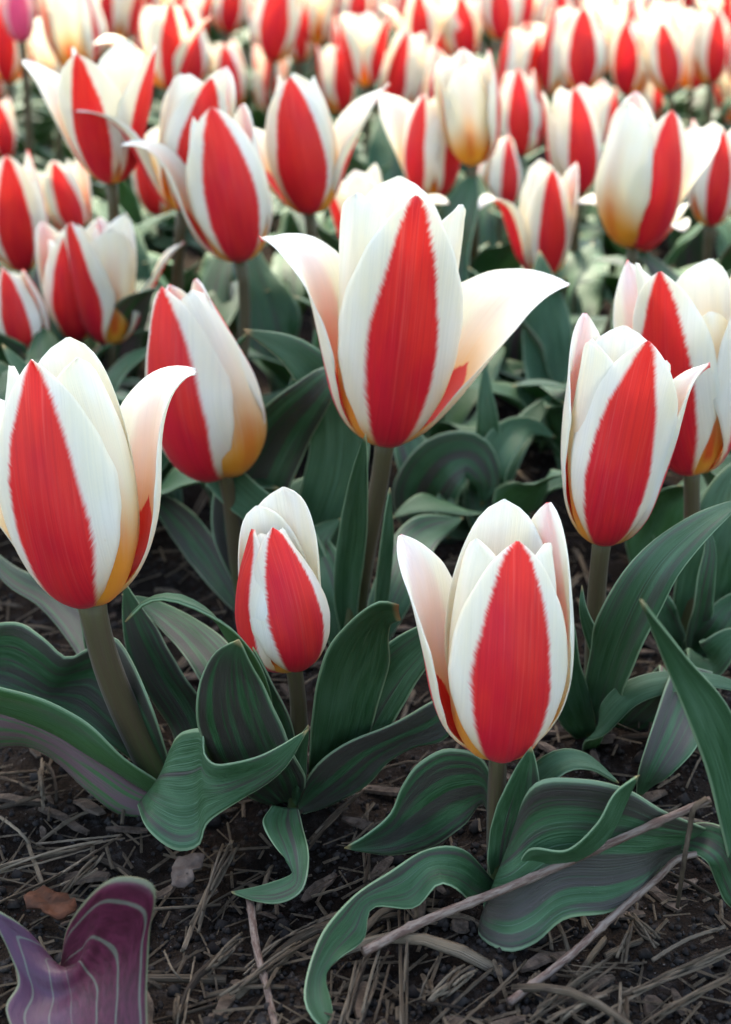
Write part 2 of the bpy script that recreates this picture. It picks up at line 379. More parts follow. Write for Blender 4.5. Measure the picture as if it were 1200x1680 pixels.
# ------------------------------------------------------------------ ground
def hnoise(x, y):
    return (0.0035 * np.sin(x * 31 + 1.3 * np.sin(y * 23)) + 0.003 * np.sin(y * 41 + 2 * np.sin(x * 17 + 1))
            + 0.0016 * np.sin(x * 97 + y * 63) + 0.0012 * np.sin(x * 151 - y * 133 + 2) + 0.0007 * np.sin(x * 331 + 3 * np.sin(y * 277)))
def ground_z(x, y):
    fade = 1.0 / (1.0 + (max(0.0, y - 2.5) / 2.0) ** 2)
    return float(hnoise(np.float64(x), np.float64(y))) * fade
def make_ground():
    near = np.linspace(-1, 1, 261)
    xs = np.sign(near) * (np.abs(near) * 0.55 + np.abs(near) ** 9 * 150)
    t = np.linspace(0, 1, 300)
    ys = 0.02 + t * 1.6 + t ** 14 * 220
    ys = np.concatenate([[-150, -20, -3, -0.6, -0.2, -0.08], ys])
    X, Y = np.meshgrid(xs, ys)
    Z = hnoise(X, Y) / (1.0 + (np.maximum(0, np.abs(Y) - 2.5) / 2.0) ** 2) / (1 + (np.maximum(0, np.abs(X) - 1.0)) ** 2)
    P = np.stack([X, Y, Z], axis=2); nv, nu, _ = P.shape
    idx = np.arange(nv * nu).reshape(nv, nu)
    q = np.stack([idx[:-1, :-1], idx[:-1, 1:], idx[1:, 1:], idx[1:, :-1]], axis=2).reshape(-1, 4)
    o = link('soil_ground', raw_mesh('soil_ground', P.reshape(-1, 3), q, None, None, [M_SOIL]))
    o['kind'] = 'structure'; o['label'] = 'dark brown crumbly soil of the tulip bed'
    return o
make_ground()

# ------------------------------------------------------------------ petals and blooms
SH_OUT = [(0, .20), (.06, .30), (.16, .51), (.3, .79), (.45, .97), (.58, .97), (.72, .82), (.84, .58), (.93, .33), (.975, .15), (1, .02)]
SH_MID = [(0, .16), (.06, .24), (.16, .43), (.3, .74), (.45, .96), (.58, .99), (.72, .86), (.84, .62), (.93, .36), (.975, .17), (1, .02)]
SH_IN = [(0, .28), (.06, .42), (.16, .62), (.3, .84), (.47, .98), (.62, 1.0), (.76, .90), (.87, .70), (.94, .46), (.98, .24), (1, .04)]
PROF = {
 'bud':    [(0, 88), (.08, 77), (.18, 46), (.3, 15), (.45, -3), (.6, -17), (.8, -27), (1, -22)],
 'closed': [(0, 88), (.07, 77), (.17, 46), (.3, 16), (.45, 2), (.62, -11), (.78, -20), (.9, -25), (1, -18)],
 'egg':    [(0, 86), (.06, 73), (.15, 43), (.28, 18), (.45, 4), (.62, -6), (.8, -13), (.92, -17), (1, -8)],
 'upright':[(0, 84), (.05, 68), (.14, 38), (.28, 16), (.48, 6), (.66, 2), (.82, -2), (1, 4)],
 'open':   [(0, 84), (.05, 68), (.14, 42), (.28, 24), (.48, 16), (.66, 14), (.82, 16), (1, 26)],
 'lean':   [(0, 84), (.05, 68), (.14, 44), (.3, 28), (.5, 26), (.7, 32), (.85, 44), (1, 62)],
 'flare':  [(0, 84), (.06, 66), (.16, 46), (.32, 36), (.5, 38), (.66, 52), (.8, 74), (.92, 96), (1, 112)],
 'wide':   [(0, 84), (.06, 66), (.16, 48), (.32, 40), (.5, 46), (.66, 66), (.8, 86), (.92, 100), (1, 118)],
 'curl':   [(0, 84), (.06, 66), (.16, 42), (.32, 24), (.5, 18), (.66, 24), (.8, 58), (.9, 110), (1, 160)],
}
def petal_height(knots):
    v = np.linspace(0, 1, 200)
    return float(np.trapezoid(np.cos(np.radians(curve(knots, v))), v)) if hasattr(np, 'trapezoid') else float(np.trapz(np.cos(np.radians(curve(knots, v))), v))
def petal_points(L, W, knots, az, inner, nv, nu, cup=1.0, drift=0.0, twist=0.0, wave=(0.0, 1.5, 0.0), rs=1.0, shape=None):
    v = np.linspace(0, 1, nv) ** 0.92; vv = np.linspace(0, 1, 400)
    th = np.radians(curve(knots, vv))
    r = 0.035 * L + np.concatenate([[0], np.cumsum((np.sin(th[1:]) + np.sin(th[:-1])) / 2 * np.diff(vv))]) * L * rs
    z = np.concatenate([[0], np.cumsum((np.cos(th[1:]) + np.cos(th[:-1])) / 2 * np.diff(vv))]) * L
    r = np.interp(v, vv, r)[:, None]; z = np.interp(v, vv, z)[:, None]; th = np.interp(v, vv, th)[:, None]
    u = np.linspace(-1, 1, nu); u = np.sign(u) * np.abs(u) ** 0.9; u = u[None, :]; V = v[:, None] * np.ones((1, nu))
    w = (np.interp(v, *zip(*(shape or (SH_IN if inner else SH_OUT)))) if False else curve(shape or (SH_IN if inner else SH_OUT), v))[:, None] * W * L
    w[-1] *= 0.3
    w = w * (1 + 0.012 * np.sin(v * 23 + az)[:, None] + 0.010 * np.sin(v * 47 + az * 2.3)[:, None])
    Rc = cup * np.maximum(np.minimum(r, 0.40 * L), 0.10 * L)
    phi = np.clip(u * w / Rc, -1.75, 1.75)
    tang = Rc * np.sin(phi); inn = Rc * (1 - np.cos(phi))
    inn = inn + wave[0] * L * (np.abs(u) ** 1.6) * np.sin(2 * math.pi * wave[1] * V + wave[2] + 1.4 * np.sign(u)) * np.minimum(1, V * 2.0)
    inn = inn + wave[0] * 0.5 * L * np.sin(2 * math.pi * wave[1] * 0.7 * V + wave[2] * 2) * V
    inn = inn + 0.0045 * L * np.sin(u * 5.0 + az + 6 * V) * np.sin(V * 9 + az * 1.7) * np.minimum(1, V * 3)
    inn = inn - 0.008 * L * np.exp(-(u / 0.16) ** 2) * np.clip(V * 1.2, 0, 1)
    tw = math.radians(twist) * V ** 1.5
    tang, inn = tang * np.cos(tw) - inn * np.sin(tw), tang * np.sin(tw) + inn * np.cos(tw)
    tang = tang + drift * L * V ** 2
    rad = r - np.cos(th) * inn; zz = z + np.sin(th) * inn
    a = math.radians(az)
    X = rad * math.sin(a) + tang * math.cos(a); Y = -rad * math.cos(a) + tang * math.sin(a)
    U = (u * w / (W * L)) * 0.5 + 0.5
    return np.stack([X, Y, zz], axis=2), U * np.ones_like(V), V

def frame_to(axis, spin=0.0):
    q = Vector((0, 0, 1)).rotation_difference(axis.normalized())
    return np.array((q.to_matrix() @ Matrix.Rotation(math.radians(spin), 3, 'Z')))
def add_petal(root, off, Mx, L, spec, nv, nu, pink=False):
    kind = spec.get('kind', 'outer'); inner = kind == 'inner'
    prof = spec.get('prof', 'closed'); knots = PROF[prof] if isinstance(prof, str) else prof
    P, U, V = petal_points(L * spec.get('L', 1.0), spec.get('W', 0.27 if inner else 0.285), knots, spec['az'], inner, nv, nu,
                           spec.get('cup', 1.02), spec.get('drift', 0.0), spec.get('twist', 0.0), spec.get('wave', (0.012, 1.5, spec['az'])),
                           spec.get('rs', 0.86 if inner else 1.0), spec.get('shape'))
    P = P @ Mx.T + np.array(off)
    mats = [M_PINK, M_INB] if pink else ([M_INO, M_INB] if inner else [M_OUT, M_INA])
    o = link('petal', sheet('petal', P, 0.0007, U, V, mats), root)
    return o
def auto_bloom(style, az, r):
    """six petals: three striped outside, three cream within"""
    out = []
    base = {'bud': ['bud'] * 6, 'egg': ['egg', 'egg', 'egg', 'closed', 'egg', 'egg'], 'cup': ['egg', 'upright', 'upright', 'egg', 'upright', 'egg'],
            'open': ['upright', 'open', 'open', 'upright', 'upright', 'open'], 'flare': ['upright', 'lean', 'flare', 'upright', 'open', 'upright']}[style]
    bias = r.uniform(-7, 9)
    base = [[(v, t + bias * v * v + (r.uniform(-3, 7) if i < 3 else -4) * v ** 3) for v, t in PROF[b]] for i, b in enumerate(base)]
    for k in range(3):
        out.append(dict(kind='outer', az=az + 120 * k + r.uniform(-8, 8), prof=base[k], L=r.uniform(.95, 1.05), W=r.uniform(.25, .275), rs=.88, shape=SH_MID,
                        wave=(r.uniform(.006, .02), r.uniform(1, 2), r.uniform(0, 6)), twist=r.uniform(-8, 8), drift=r.uniform(-.05, .05)))
    for k in range(3):
        out.append(dict(kind='inner', az=az + 60 + 120 * k + r.uniform(-8, 8), prof=base[3 + k], L=r.uniform(.93, 1.0), W=r.uniform(.225, .25), rs=.70,
                        wave=(r.uniform(.006, .018), r.uniform(1, 2), r.uniform(0, 6)), twist=r.uniform(-8, 8)))
    return out

# ------------------------------------------------------------------ leaves
LEAF_SH = [(0, .35), (.08, .55), (.25, .88), (.42, 1.0), (.6, .92), (.76, .68), (.88, .40), (.95, .19), (1, .015)]
def add_leaf(root, pts, W, face=(0, -.6, .8), face2=None, fold=0.25, wave=(0.10, 1.6, 0.0), purple=0.4, nv=34, nu=13, shape=None, cup=0.0, label=None):
    """pts: centre line from base to tip in world space; W: half width; face: where the upper side looks"""
    P, L = catmull(pts, nv)
    v = np.linspace(0, 1, nv); T = np.gradient(P, axis=0); T /= np.linalg.norm(T, axis=1, keepdims=True)
    f1 = np.array(Vector(face).normalized()); f2 = np.array(Vector(face2).normalized()) if face2 is not None else f1
    N = f1[None] * (1 - v[:, None]) + f2[None] * v[:, None]
    N = N - T * (N * T).sum(1, keepdims=True); N /= np.maximum(np.linalg.norm(N, axis=1, keepdims=True), 1e-6)
    B = np.cross(T, N)
    w = curve(shape or LEAF_SH, v)[:, None] * W; w[-1] *= 0.4
    u = np.linspace(-1, 1, nu)[None, :]
    s = u * w
    V = v[:, None] * np.ones((1, nu))
    fo = fold * (1.35 - V)
    lat = s * np.cos(np.arctan(fo)); h = np.sqrt(s * s + (0.12 * W) ** 2) * np.sin(np.arctan(fo)) - 0.1 * W * np.sin(np.arctan(fo))
    h = h + cup * s * s / W
    env = np.clip(V * 3, 0, 1) * np.clip((1 - V) * 3, 0, 1)
    ph = wave[2]
    h = h + wave[0] * 2.0 * w * (np.abs(u) ** 1.7) * np.sin(2 * math.pi * wave[1] * V + ph + np.where(u > 0, 1.7, 0)) * env
    h = h + wave[0] * 0.4 * w * (np.abs(u) ** 3) * np.sin(2 * math.pi * wave[1] * 2.7 * V + ph * 1.7 + np.where(u > 0, .7, 2)) * env
    G = P[:, None, :] + B[:, None, :] * lat[:, :, None] + N[:, None, :] * h[:, :, None]
    G = G - np.array(root.location)
    U = u * 0.5 + 0.5 + 0 * V
    o = link('leaf', sheet('leaf', G, 0.0011, U, V, [M_LT, M_LU]), root)
    o['purple'] = float(purple)
    if label: o['label'] = label
    return o
def add_loft(root, A, B, face=(0, -.7, .7), sag=0.12, purple=0.4, nv=44, nu=17, ripple=0.03, flip=False, label=None, mid=None, seed=0, mats=None):
    """a leaf between its two margins A and B (base to tip, world points), hollowed by sag"""
    A, _ = catmull(A, nv); B, _ = catmull(B, nv); F = np.array(Vector(face).normalized())
    if np.dot(np.cross(B - A, np.gradient((A + B) / 2, axis=0)).mean(0), F) < 0: A, B = B, A
    if flip: A, B = B, A
    wd = np.linalg.norm(B - A, axis=1, keepdims=True); M = (A + B) / 2
    Cc = M - F[None] * sag * wd if mid is None else catmull(mid, nv)[0]
    K = 2 * Cc - M
    t = np.linspace(0, 1, nu)[None, :, None]
    G = (1 - t) ** 2 * A[:, None] + 2 * t * (1 - t) * K[:, None] + t ** 2 * B[:, None]
    v = np.linspace(0, 1, nv)[:, None]; u = (np.linspace(-1, 1, nu))[None, :]
    rr = random.Random(seed + nv * 3 + int(abs(A[0, 0]) * 1e4)); p1, p2 = rr.uniform(0, 6), rr.uniform(0, 6)
    h = ripple * wd * (np.sin(2 * math.pi * 2.1 * v + p1 + 1.3 * u) * np.abs(u) ** 1.5 + .5 * np.sin(2 * math.pi * 4.3 * v + p2 - 2 * u) * np.abs(u) ** 2)
    G = G + F[None, None] * h[:, :, None] - np.array(root.location)
    o = link('leaf', sheet('leaf', G, 0.0011, u * .5 + .5 + 0 * v, v + 0 * u, mats or [M_LT, M_LU]), root)
    o['purple'] = float(purple)
    if label: o['label'] = label
    return o
def auto_leaf(root, base, az, L, W, el0, el1, r, purple, nv=20, nu=9, curl=0.0):
    """arching blade leaving the base towards az"""
    pts = []; p = Vector(base); n = 9
    d = Vector((math.sin(az), math.cos(az), 0)); side = Vector((d.y, -d.x, 0))
    for i in range(n):
        pts.append(p.copy()); t = i / (n - 1)
        e = el0 + (el1 - el0) * t ** 1.3
        p = p + (d * math.cos(e) + Vector((0, 0, 1)) * math.sin(e) + side * curl * t) * (L / (n - 1))
        if p.z < 0.004: p.z = 0.004 + 0.002 * r.random()
    up = Vector((0, 0, 1)) - d * 0.6
    return add_leaf(root, pts, W, tuple(up), (0, 0, 1), r.uniform(.15, .45), (r.uniform(.06, .22), r.uniform(1.0, 2.4), r.uniform(0, 6)), purple, nv, nu)

# ------------------------------------------------------------------ one tulip
def make_tulip(base, b0, top, petals, label, group=None, stem_r=0.0030, lod=0, pink=False, bow=(0, 0), spin=0, cat='tulip', lean=None, ref='egg', slim=1.0):
    """base: root point on the soil; b0: where bloom meets stem; top: tip of the front petal"""
    root = empty('tulip', base)
    tag(root, label, cat, group)
    axis = (top - b0)
    h = axis.length; Lp = h / petal_height(PROF[ref])
    a = axis.normalized()
    if lean is not None: a = (a + Vector(lean)).normalized()
    nv, nu = [(38, 21), (22, 13), (14, 9)][lod]
    off = b0 - base
    Mx = frame_to(a, spin)
    for sp in petals:
        sp['rs'] = sp.get('rs', .86 if sp.get('kind') == 'inner' else 1.0) * slim; sp['W'] = sp.get('W', .27 if sp.get('kind') == 'inner' else .285) * (1 + slim) / 2
        add_petal(root, off - a * 0.001, Mx, Lp, sp, nv, nu, pink)
    k = off.length
    p1 = Vector((bow[0], bow[1], 0.4 * k)); p2 = off - a * 0.38 * k
    n = [16, 10, 6][lod]
    pts = bez(Vector((0, 0, -0.012)), p1, p2, off + a * 0.002, n)
    rad = [stem_r * (1.25 - 0.30 * i / (n - 1)) for i in range(n)]; rad[-1] = stem_r * 1.12; rad[-2] = max(rad[-2], stem_r * 1.0)
    link('stem', tube('stem', pts, rad, [M_STEM], [14, 10, 7][lod]), root)
    return root
def W_(px, Y):                     # a width in metres from a width in pixels at distance Y
    return px * (Y / math.cos(PITCH) * 0.97) / FPX


# ------------------------------------------------------------------ unseen tree added beside the bed so its bough shades the front
def make_added_tree():
    rr = random.Random(9); root = empty('added_shade_tree', (-1.75, 2.3, 0)); tag(root, 'unseen tree added beside the bed to shade the front tulips', 'tree')
    bark = mat_plain('tree bark', (.06, .045, .035), (.13, .10, .08), 30.0, .9); lf = mat_plain('tree foliage', (.045, .095, .025), (.07, .13, .04), 8.0, .6, .25)
    h = SHADE_H; k = h / math.tan(SUN_EL)
    c = Vector((SHADE_X + k * math.sin(SUN_AZ), SHADE_Y + k * math.cos(SUN_AZ), h)) - root.location
    trunk = bez(Vector((0, 0, -.05)), Vector((.02, 0, 1)), Vector((-.03, .03, 1.8)), Vector((.02, .05, 2.9)), 14)
    link('trunk', tube('trunk', trunk, [.11 - .005 * i for i in range(14)], [bark], 12), root)
    link('limb', tube('limb', bez(Vector((0, .02, 1.6)), Vector((.5, 0, 2.0)), c * .6 + Vector((0, 0, .95)), c + Vector((.5, -.15, 0)), 14), [.05 - .0032 * i for i in range(14)], [bark], 8), root)
    n = 4000; V, Q = [], []
    cl = [c + Vector((rr.uniform(-SHADE_RX, SHADE_RX), rr.uniform(-SHADE_RY, SHADE_RY), rr.uniform(-.18, .2))) for _ in range(60)] + [Vector((rr.gauss(0, .6), rr.gauss(.2, .6), 2.9 + rr.gauss(0, .35))) for _ in range(40)]
    for i in range(n):
        q = cl[rr.randrange(60)] if i < 2500 else cl[60 + rr.randrange(40)]
        p = q + Vector((rr.gauss(0, .09), rr.gauss(0, .09), rr.gauss(0, .06)))
        d = Vector((rr.gauss(0, 1), rr.gauss(0, 1), rr.gauss(0, .4))).normalized(); s = d.cross(Vector((rr.gauss(0, .5), rr.gauss(0, .5), 1))).normalized()
        L, w = rr.uniform(.05, .085), rr.uniform(.018, .03); j = len(V)
        V += [tuple(p), tuple(p + d * L * .5 + s * w), tuple(p + d * L), tuple(p + d * L * .5 - s * w)]; Q.append((j, j + 1, j + 2, j + 3))
    link('crown', raw_mesh('crown', V, Q, None, None, [lf], False), root)
SHADE_X, SHADE_Y, SHADE_H, SHADE_RX, SHADE_RY = 0.0, 0.35, 2.2, .62, .38
make_added_tree()
# ------------------------------------------------------------------ the tulips in front, each built for itself
def hero(gpx, bpx, tpx, petals, label, dyb=0.0, dyt=0.0, **kw):
    g = PZ(gpx[0], gpx[1], 0.0); g.z = ground_z(g.x, g.y) - 0.002
    b = PY(bpx[0], bpx[1], g.y + dyb); t = PY(tpx[0], tpx[1], g.y + dyb + dyt)
    return make_tulip(g, b, t, petals, label, **kw)
def leaf(root, pts, Wpx, **kw):
    q = [PT(p) for p in pts]
    Y = sum(p.y for p in q) / len(q)
    return add_leaf(root, q, W_(Wpx, Y), **kw)

def loft(root, A, B, **kw):
    if 'mid' in kw: kw['mid'] = [PT(p) for p in kw['mid']]
    return add_loft(root, [PT(p) for p in A], [PT(p) for p in B], **kw)

# left tulip with one petal bent out to the right
t1 = hero((298, 1312), (150, 985), (84, 572), [
    dict(az=-12, prof='egg', W=.285, cup=1.05),
    dict(az=122, prof=[(0, 84), (.06, 70), (.16, 46), (.32, 22), (.5, 13), (.64, 12), (.76, 24), (.87, 58), (1, 112)], W=.27, L=1.02, cup=1.1, twist=4),
    dict(az=-128, prof='lean', W=.27, L=1.0, cup=1.0),
    dict(kind='inner', az=48, prof='egg', W=.27, L=.98), dict(kind='inner', az=168, prof='egg', L=1.03), dict(kind='inner', az=-72, prof='egg', L=.97)],
    'large striped tulip with one petal bent outwards beside the closed pointed tulip', slim=0.85, stem_r=.0044, dyb=-.012, dyt=.012, bow=(-.012, -.006))
loft(t1, [(292, 1300, .004), (250, 1160, .045), (195, 1052, .06), (150, 1062, .055), (110, 1078, .052), (70, 1045, .058), (20, 1020, .06), (-80, 1040, .055)],
     [(290, 1312, 0), (200, 1235, .018), (100, 1175, .026), (0, 1135, .032), (-80, 1125, .034)], face=(.1, -.75, .65), sag=.15, purple=.62)
loft(t1, [(300, 1306, .006), (200, 1240, .03), (130, 1176, .045), (60, 1142, .052), (0, 1128, .054), (-80, 1120, .054)],
     [(285, 1320, .0), (230, 1290, .010), (150, 1236, .022), (80, 1195, .03), (0, 1166, .036), (-80, 1150, .038)], face=(.2, -.5, .9), sag=.25, purple=.05)
loft(t1, [(282, 1318, .002), (228, 1290, .009), (150, 1237, .021), (80, 1196, .029), (0, 1167, .035), (-80, 1151, .037)],
     [(262, 1340, 0), (200, 1338, .0), (155, 1308, .005), (100, 1256, .013), (50, 1227, .018), (0, 1228, .017), (-80, 1240, .014)], face=(-.1, -.9, .3), sag=-.12, purple=.95, flip=True, label='pink-purple outer side of a folded leaf')
leaf(t1, [(296, 1304, .474), (214, 1200, .480), (160, 1105, .482), (132, 1000, .482)], 19, face=(.6, -.6, .4), fold=.5, wave=(.03, 1, 0), purple=.0)
loft(t1, [(272, 1262, .022), (284, 1222, .034), (305, 1199, .042), (332, 1197, .046), (336, 1235, .040), (362, 1254, .041), (430, 1238, .05), (506, 1196, .06)],
     [(226, 1322, .014), (242, 1360, .014), (288, 1393, .010), (326, 1388, .011), (342, 1350, .019), (400, 1310, .03), (465, 1264, .045), (506, 1197, .06)], face=(.1, -.62, .78), sag=.10, purple=.42)
leaf(t1, [(318, 1300, .470), (318, 1200, .480), (262, 1100, .486), (228, 1030, .486), (204, 955, .486)], 45, face=(-.2, -1, .25), fold=.2, wave=(.16, 1.6, 1.0), purple=.62)
leaf(t1, [(190, 1180, .02), (150, 1060, .03), (90, 985, .035), (20, 945, .04), (-40, 880, .05)], 30, face=(0, -.7, .7), fold=.2, wave=(.12, 1.4, 1.0), purple=.9)

# small tulip bud
t2 = hero((487, 1322), (482, 1092), (436, 842), [
    dict(az=22, prof='bud', W=.285, rs=.93, twist=4), dict(az=-72, prof='bud', W=.28, rs=.93), dict(kind='inner', az=156, prof='upright', W=.28, L=1.09, rs=.78),
    dict(kind='inner', az=-28, prof='bud', W=.26, L=.97, rs=.78), dict(kind='inner', az=82, prof='bud', L=.97, rs=.76), dict(kind='inner', az=205, prof='egg', L=1.05, rs=.7)],
    'smallest closed red and white tulip bud on a short thin stem', stem_r=.0027, dyb=-.004, dyt=.01)
loft(t2, [(488, 1322, .002), (510, 1268, .022), (560, 1222, .034), (640, 1190, .038), (710, 1150, .042), (760, 1120, .042)],
     [(492, 1338, 0), (540, 1322, .006), (600, 1290, .014), (640, 1250, .022), (680, 1226, .026), (730, 1212, .026), (775, 1150, .034)], face=(-.1, -.7, .7), sag=.12, purple=.58)
loft(t2, [(446, 1322, .022), (431, 1350, .022), (450, 1386, .021), (479, 1422, .017), (474, 1437, .015), (430, 1452, .012), (380, 1463, .008)],
     [(490, 1328, .02), (501, 1370, .022), (507, 1412, .02), (496, 1460, .016), (460, 1481, .012), (420, 1479, .009), (380, 1464, .008)], face=(.2, -.6, .75), sag=.12, purple=.5)
loft(t2, [(505, 1290, .006), (512, 1180, .042), (530, 1082, .072), (570, 1025, .087), (620, 988, .097), (655, 992, .094)],
     [(510, 1322, .0), (590, 1245, .02), (622, 1150, .047), (640, 1092, .062), (638, 1050, .073), (642, 1024, .081), (657, 1018, .086)], face=(.15, -.9, .45), sag=.14, purple=.0)
leaf(t2, [(520, 1310, 0), (590, 1190, .03), (650, 1100, .055), (712, 1040, .07), (760, 1000, .08)], 56, face=(-.15, -.9, .5), fold=.3, wave=(.08, 1.3, 1.2), purple=.12)
leaf(t2, [(487, 1326, 0), (488, 1290, .015), (490, 1240, .033), (506, 1190, .05)], 20, face=(0, -1, .1), fold=-.8, wave=(.03, 1, 0), purple=.05)
leaf(t2, [(470, 1316, 0), (425, 1250, .03), (392, 1165, .055), (384, 1100, .072), (392, 1050, .088)], 86, face=(-.15, -.95, .3), fold=.2, wave=(.10, 1.2, 2.2), purple=.72)
leaf(t2, [(478, 1300, 0), (470, 1190, .035), (440, 1120, .055), (415, 1062, .07)], 22, face=(-.5, -.8, .2), fold=.4, wave=(.06, 1.3, 0), purple=.3)
leaf(t2, [(440, 1270, .0), (420, 1130, .055), (372, 1035, .085), (300, 985, .098), (245, 985, .096), (206, 1020, .088)], 25, face=(.2, -.2, 1), face2=(-.2, -.1, 1), fold=.35, wave=(.04, 1.1, 0), purple=.05)
leaf(t2, [(450, 1260, .0), (380, 1130, .035), (320, 1050, .045), (255, 1000, .05), (200, 975, .055)], 42, face=(.1, -.6, .8), fold=.2, wave=(.10, 1.5, 2.2), purple=.6)

# front tulip
t3 = hero((822, 1458), (818, 1236), (838, 866), [
    dict(az=4, prof='egg', W=.298, cup=1.06, wave=(.006, 1.2, 1)),
    dict(az=128, prof='egg', W=.265, L=1.10, cup=.95),
    dict(az=-112, prof=[(0, 86), (.06, 76), (.16, 50), (.28, 25), (.48, 14), (.66, 13), (.82, 22), (1, 40)], W=.26, L=.99, cup=.95, twist=-12),
    dict(kind='inner', az=62, prof='egg', L=.97), dict(kind='inner', az=186, prof='egg', L=1.10, W=.25), dict(kind='inner', az=-58, prof='egg', L=.98)],
    'striped tulip with splayed side petals standing behind the long dry stalk', slim=0.86, stem_r=.0027, dyb=-.006, dyt=.012, bow=(-.002, 0))
loft(t3, [(818, 1420, .010), (802, 1262, .046), (742, 1228, .052), (690, 1250, .045), (660, 1290, .035), (640, 1335, .025), (600, 1370, .017), (565, 1391, .012)],
     [(818, 1452, .002), (796, 1322, .027), (760, 1356, .02), (710, 1389, .012), (650, 1403, .009), (600, 1399, .010), (565, 1392, .012)], face=(0, -.8, .6), sag=.10, purple=.68)
loft(t3, [(814, 1450, .006), (762, 1394, .024), (700, 1394, .026), (640, 1430, .024), (580, 1470, .023), (530, 1530, .020), (502, 1610, .015), (506, 1660, .011), (548, 1704, .005)],
     [(818, 1474, .003), (780, 1482, .008), (746, 1456, .019), (718, 1452, .02), (680, 1490, .013), (612, 1490, .017), (598, 1540, .011), (560, 1570, .013), (535, 1600, .011), (545, 1650, .008), (552, 1706, .004)], face=(-.1, -.6, .8), sag=.16, purple=.62)
loft(t3, [(828, 1450, .006), (842, 1380, .026), (872, 1290, .05), (950, 1278, .054), (1030, 1295, .052), (1100, 1335, .044), (1190, 1372, .03)],
     [(818, 1476, 0), (785, 1530, .003), (830, 1561, .003), (880, 1547, .006), (930, 1508, .013), (1000, 1498, .013), (1050, 1470, .017), (1090, 1420, .022), (1190, 1376, .029)], face=(.05, -.80, .6), sag=.14, purple=.64)
loft(t3, [(842, 1440, .016), (868, 1394, .031), (930, 1394, .035), (980, 1350, .045), (1010, 1300, .054), (1049, 1271, .06)],
     [(836, 1462, .006), (900, 1430, .022), (960, 1406, .03), (1002, 1372, .038), (1030, 1312, .05), (1049, 1272, .06)], face=(-.3, -.6, .7), sag=.10, purple=.0)
leaf(t3, [(824, 1458, 0), (838, 1390, .02), (855, 1315, .04), (872, 1225, .062)], 46, face=(-.2, -1, .2), fold=.3, wave=(.12, 1.3, 1.0), purple=.45)
leaf(t3, [(826, 1452, 0), (850, 1340, .03), (905, 1262, .048), (960, 1250, .048), (1015, 1285, .036)], 30, face=(.1, -.4, .9), fold=.4, wave=(.08, 1.4, 2.0), purple=.05)
leaf(t3, [(818, 1470, .004), (805, 1485, .006), (822, 1505, .006), (846, 1492, .008)], 14, face=(0, -.8, .6), fold=.3, wave=(.05, 1, 0), purple=.1)

# big open tulip in the middle
t4 = hero((585, 1098), (632, 722), (705, 298), [
    dict(az=6, prof='upright', W=.262, cup=1.15, wave=(.006, 1.2, 1)),
    dict(az=108, prof=[(0, 84), (.06, 66), (.16, 46), (.32, 32), (.48, 30), (.62, 40), (.76, 58), (.9, 76), (1, 108)], W=.31, L=.95, cup=1.2, twist=8),
    dict(az=-104, prof=[(0, 84), (.06, 66), (.16, 42), (.32, 20), (.5, 11), (.66, 18), (.8, 50), (.92, 80), (1, 105)], W=.24, L=.94, cup=1.0, twist=-10),
    dict(kind='inner', az=64, prof='upright', L=.95), dict(kind='inner', az=-52, prof='upright', W=.25, L=.97), dict(kind='inner', az=186, prof='upright', L=.98)],
    'wide open red and white tulip with both side petals stretched out like wings', slim=0.85, stem_r=.0035, dyb=-.004, dyt=.0, bow=(-.004, 0), ref='upright', lean=(-.08, 0, 0))
leaf(t4, [(582, 1090, 0), (572, 990, .03), (584, 860, .07), (600, 712, .115)], 30, face=(-.5, -.9, .1), fold=.35, wave=(.03, 1, 0), purple=.05)
leaf(t4, [(600, 1090, 0), (618, 1000, .028), (632, 900, .06), (640, 800, .085)], 24, face=(.7, -.7, .1), fold=.4, wave=(.04, 1, 0), purple=.05)
loft(t4, [(588, 1080, .004), (520, 880, .045), (430, 800, .06), (380, 760, .067), (306, 733, .07)],
     [(580, 1092, 0), (480, 930, .03), (420, 870, .042), (360, 820, .053), (328, 778, .062), (306, 734, .07)], face=(.1, -.8, .6), sag=.1, purple=.0)
leaf(t4, [(600, 1090, 0), (650, 960, .03), (690, 880, .035), (760, 850, .03)], 40, face=(0, -.8, .6), fold=.2, wave=(.15, 1.4, 1), purple=.4)
leaf(t4, [(570, 1090, 0), (540, 960, .03), (520, 890, .04), (560, 850, .045)], 36, face=(0, -.8, .6), fold=.3, wave=(.12, 1.4, 1), purple=.2)

# tulip to the right with the thin curled petal
t5 = hero((972, 1218), (988, 886), (1052, 540), [
    dict(rs=.88, az=-4, prof='upright', W=.275, cup=1.0, drift=.05, twist=-8),
    dict(rs=.9, az=88, prof=[(0, 84), (.06, 68), (.16, 40), (.32, 16), (.5, 6), (.66, 4), (.8, 12), (.9, 34), (1, 74)], W=.20, L=.95, cup=.7, twist=14),
    dict(rs=.85, az=-132, prof='upright', W=.25, L=1.04),
    dict(kind='inner', rs=.74, az=-62, prof='upright', L=.96, W=.26), dict(kind='inner', rs=.74, az=52, prof='upright', L=.9), dict(kind='inner', rs=.74, az=176, prof='upright', L=.99)],
    'striped tulip whose one narrow petal ends in a thin curled tip', slim=0.91, stem_r=.0031, dyb=-.008, dyt=.008, lean=(-.05, 0, 0), ref='upright')
leaf(t5, [(975, 1215, 0), (995, 1120, .035), (1030, 1020, .065), (1075, 935, .085), (1140, 870, .095), (1225, 815, .10)], 48, face=(-.4, -.8, .4), fold=.3, wave=(.16, 2.0, 1.0), purple=.1)
leaf(t5, [(968, 1218, 0), (942, 1160, .02), (928, 1090, .04), (940, 1020, .06)], 36, face=(-.2, -.9, .3), fold=.25, wave=(.08, 1.2, 0), purple=.1)
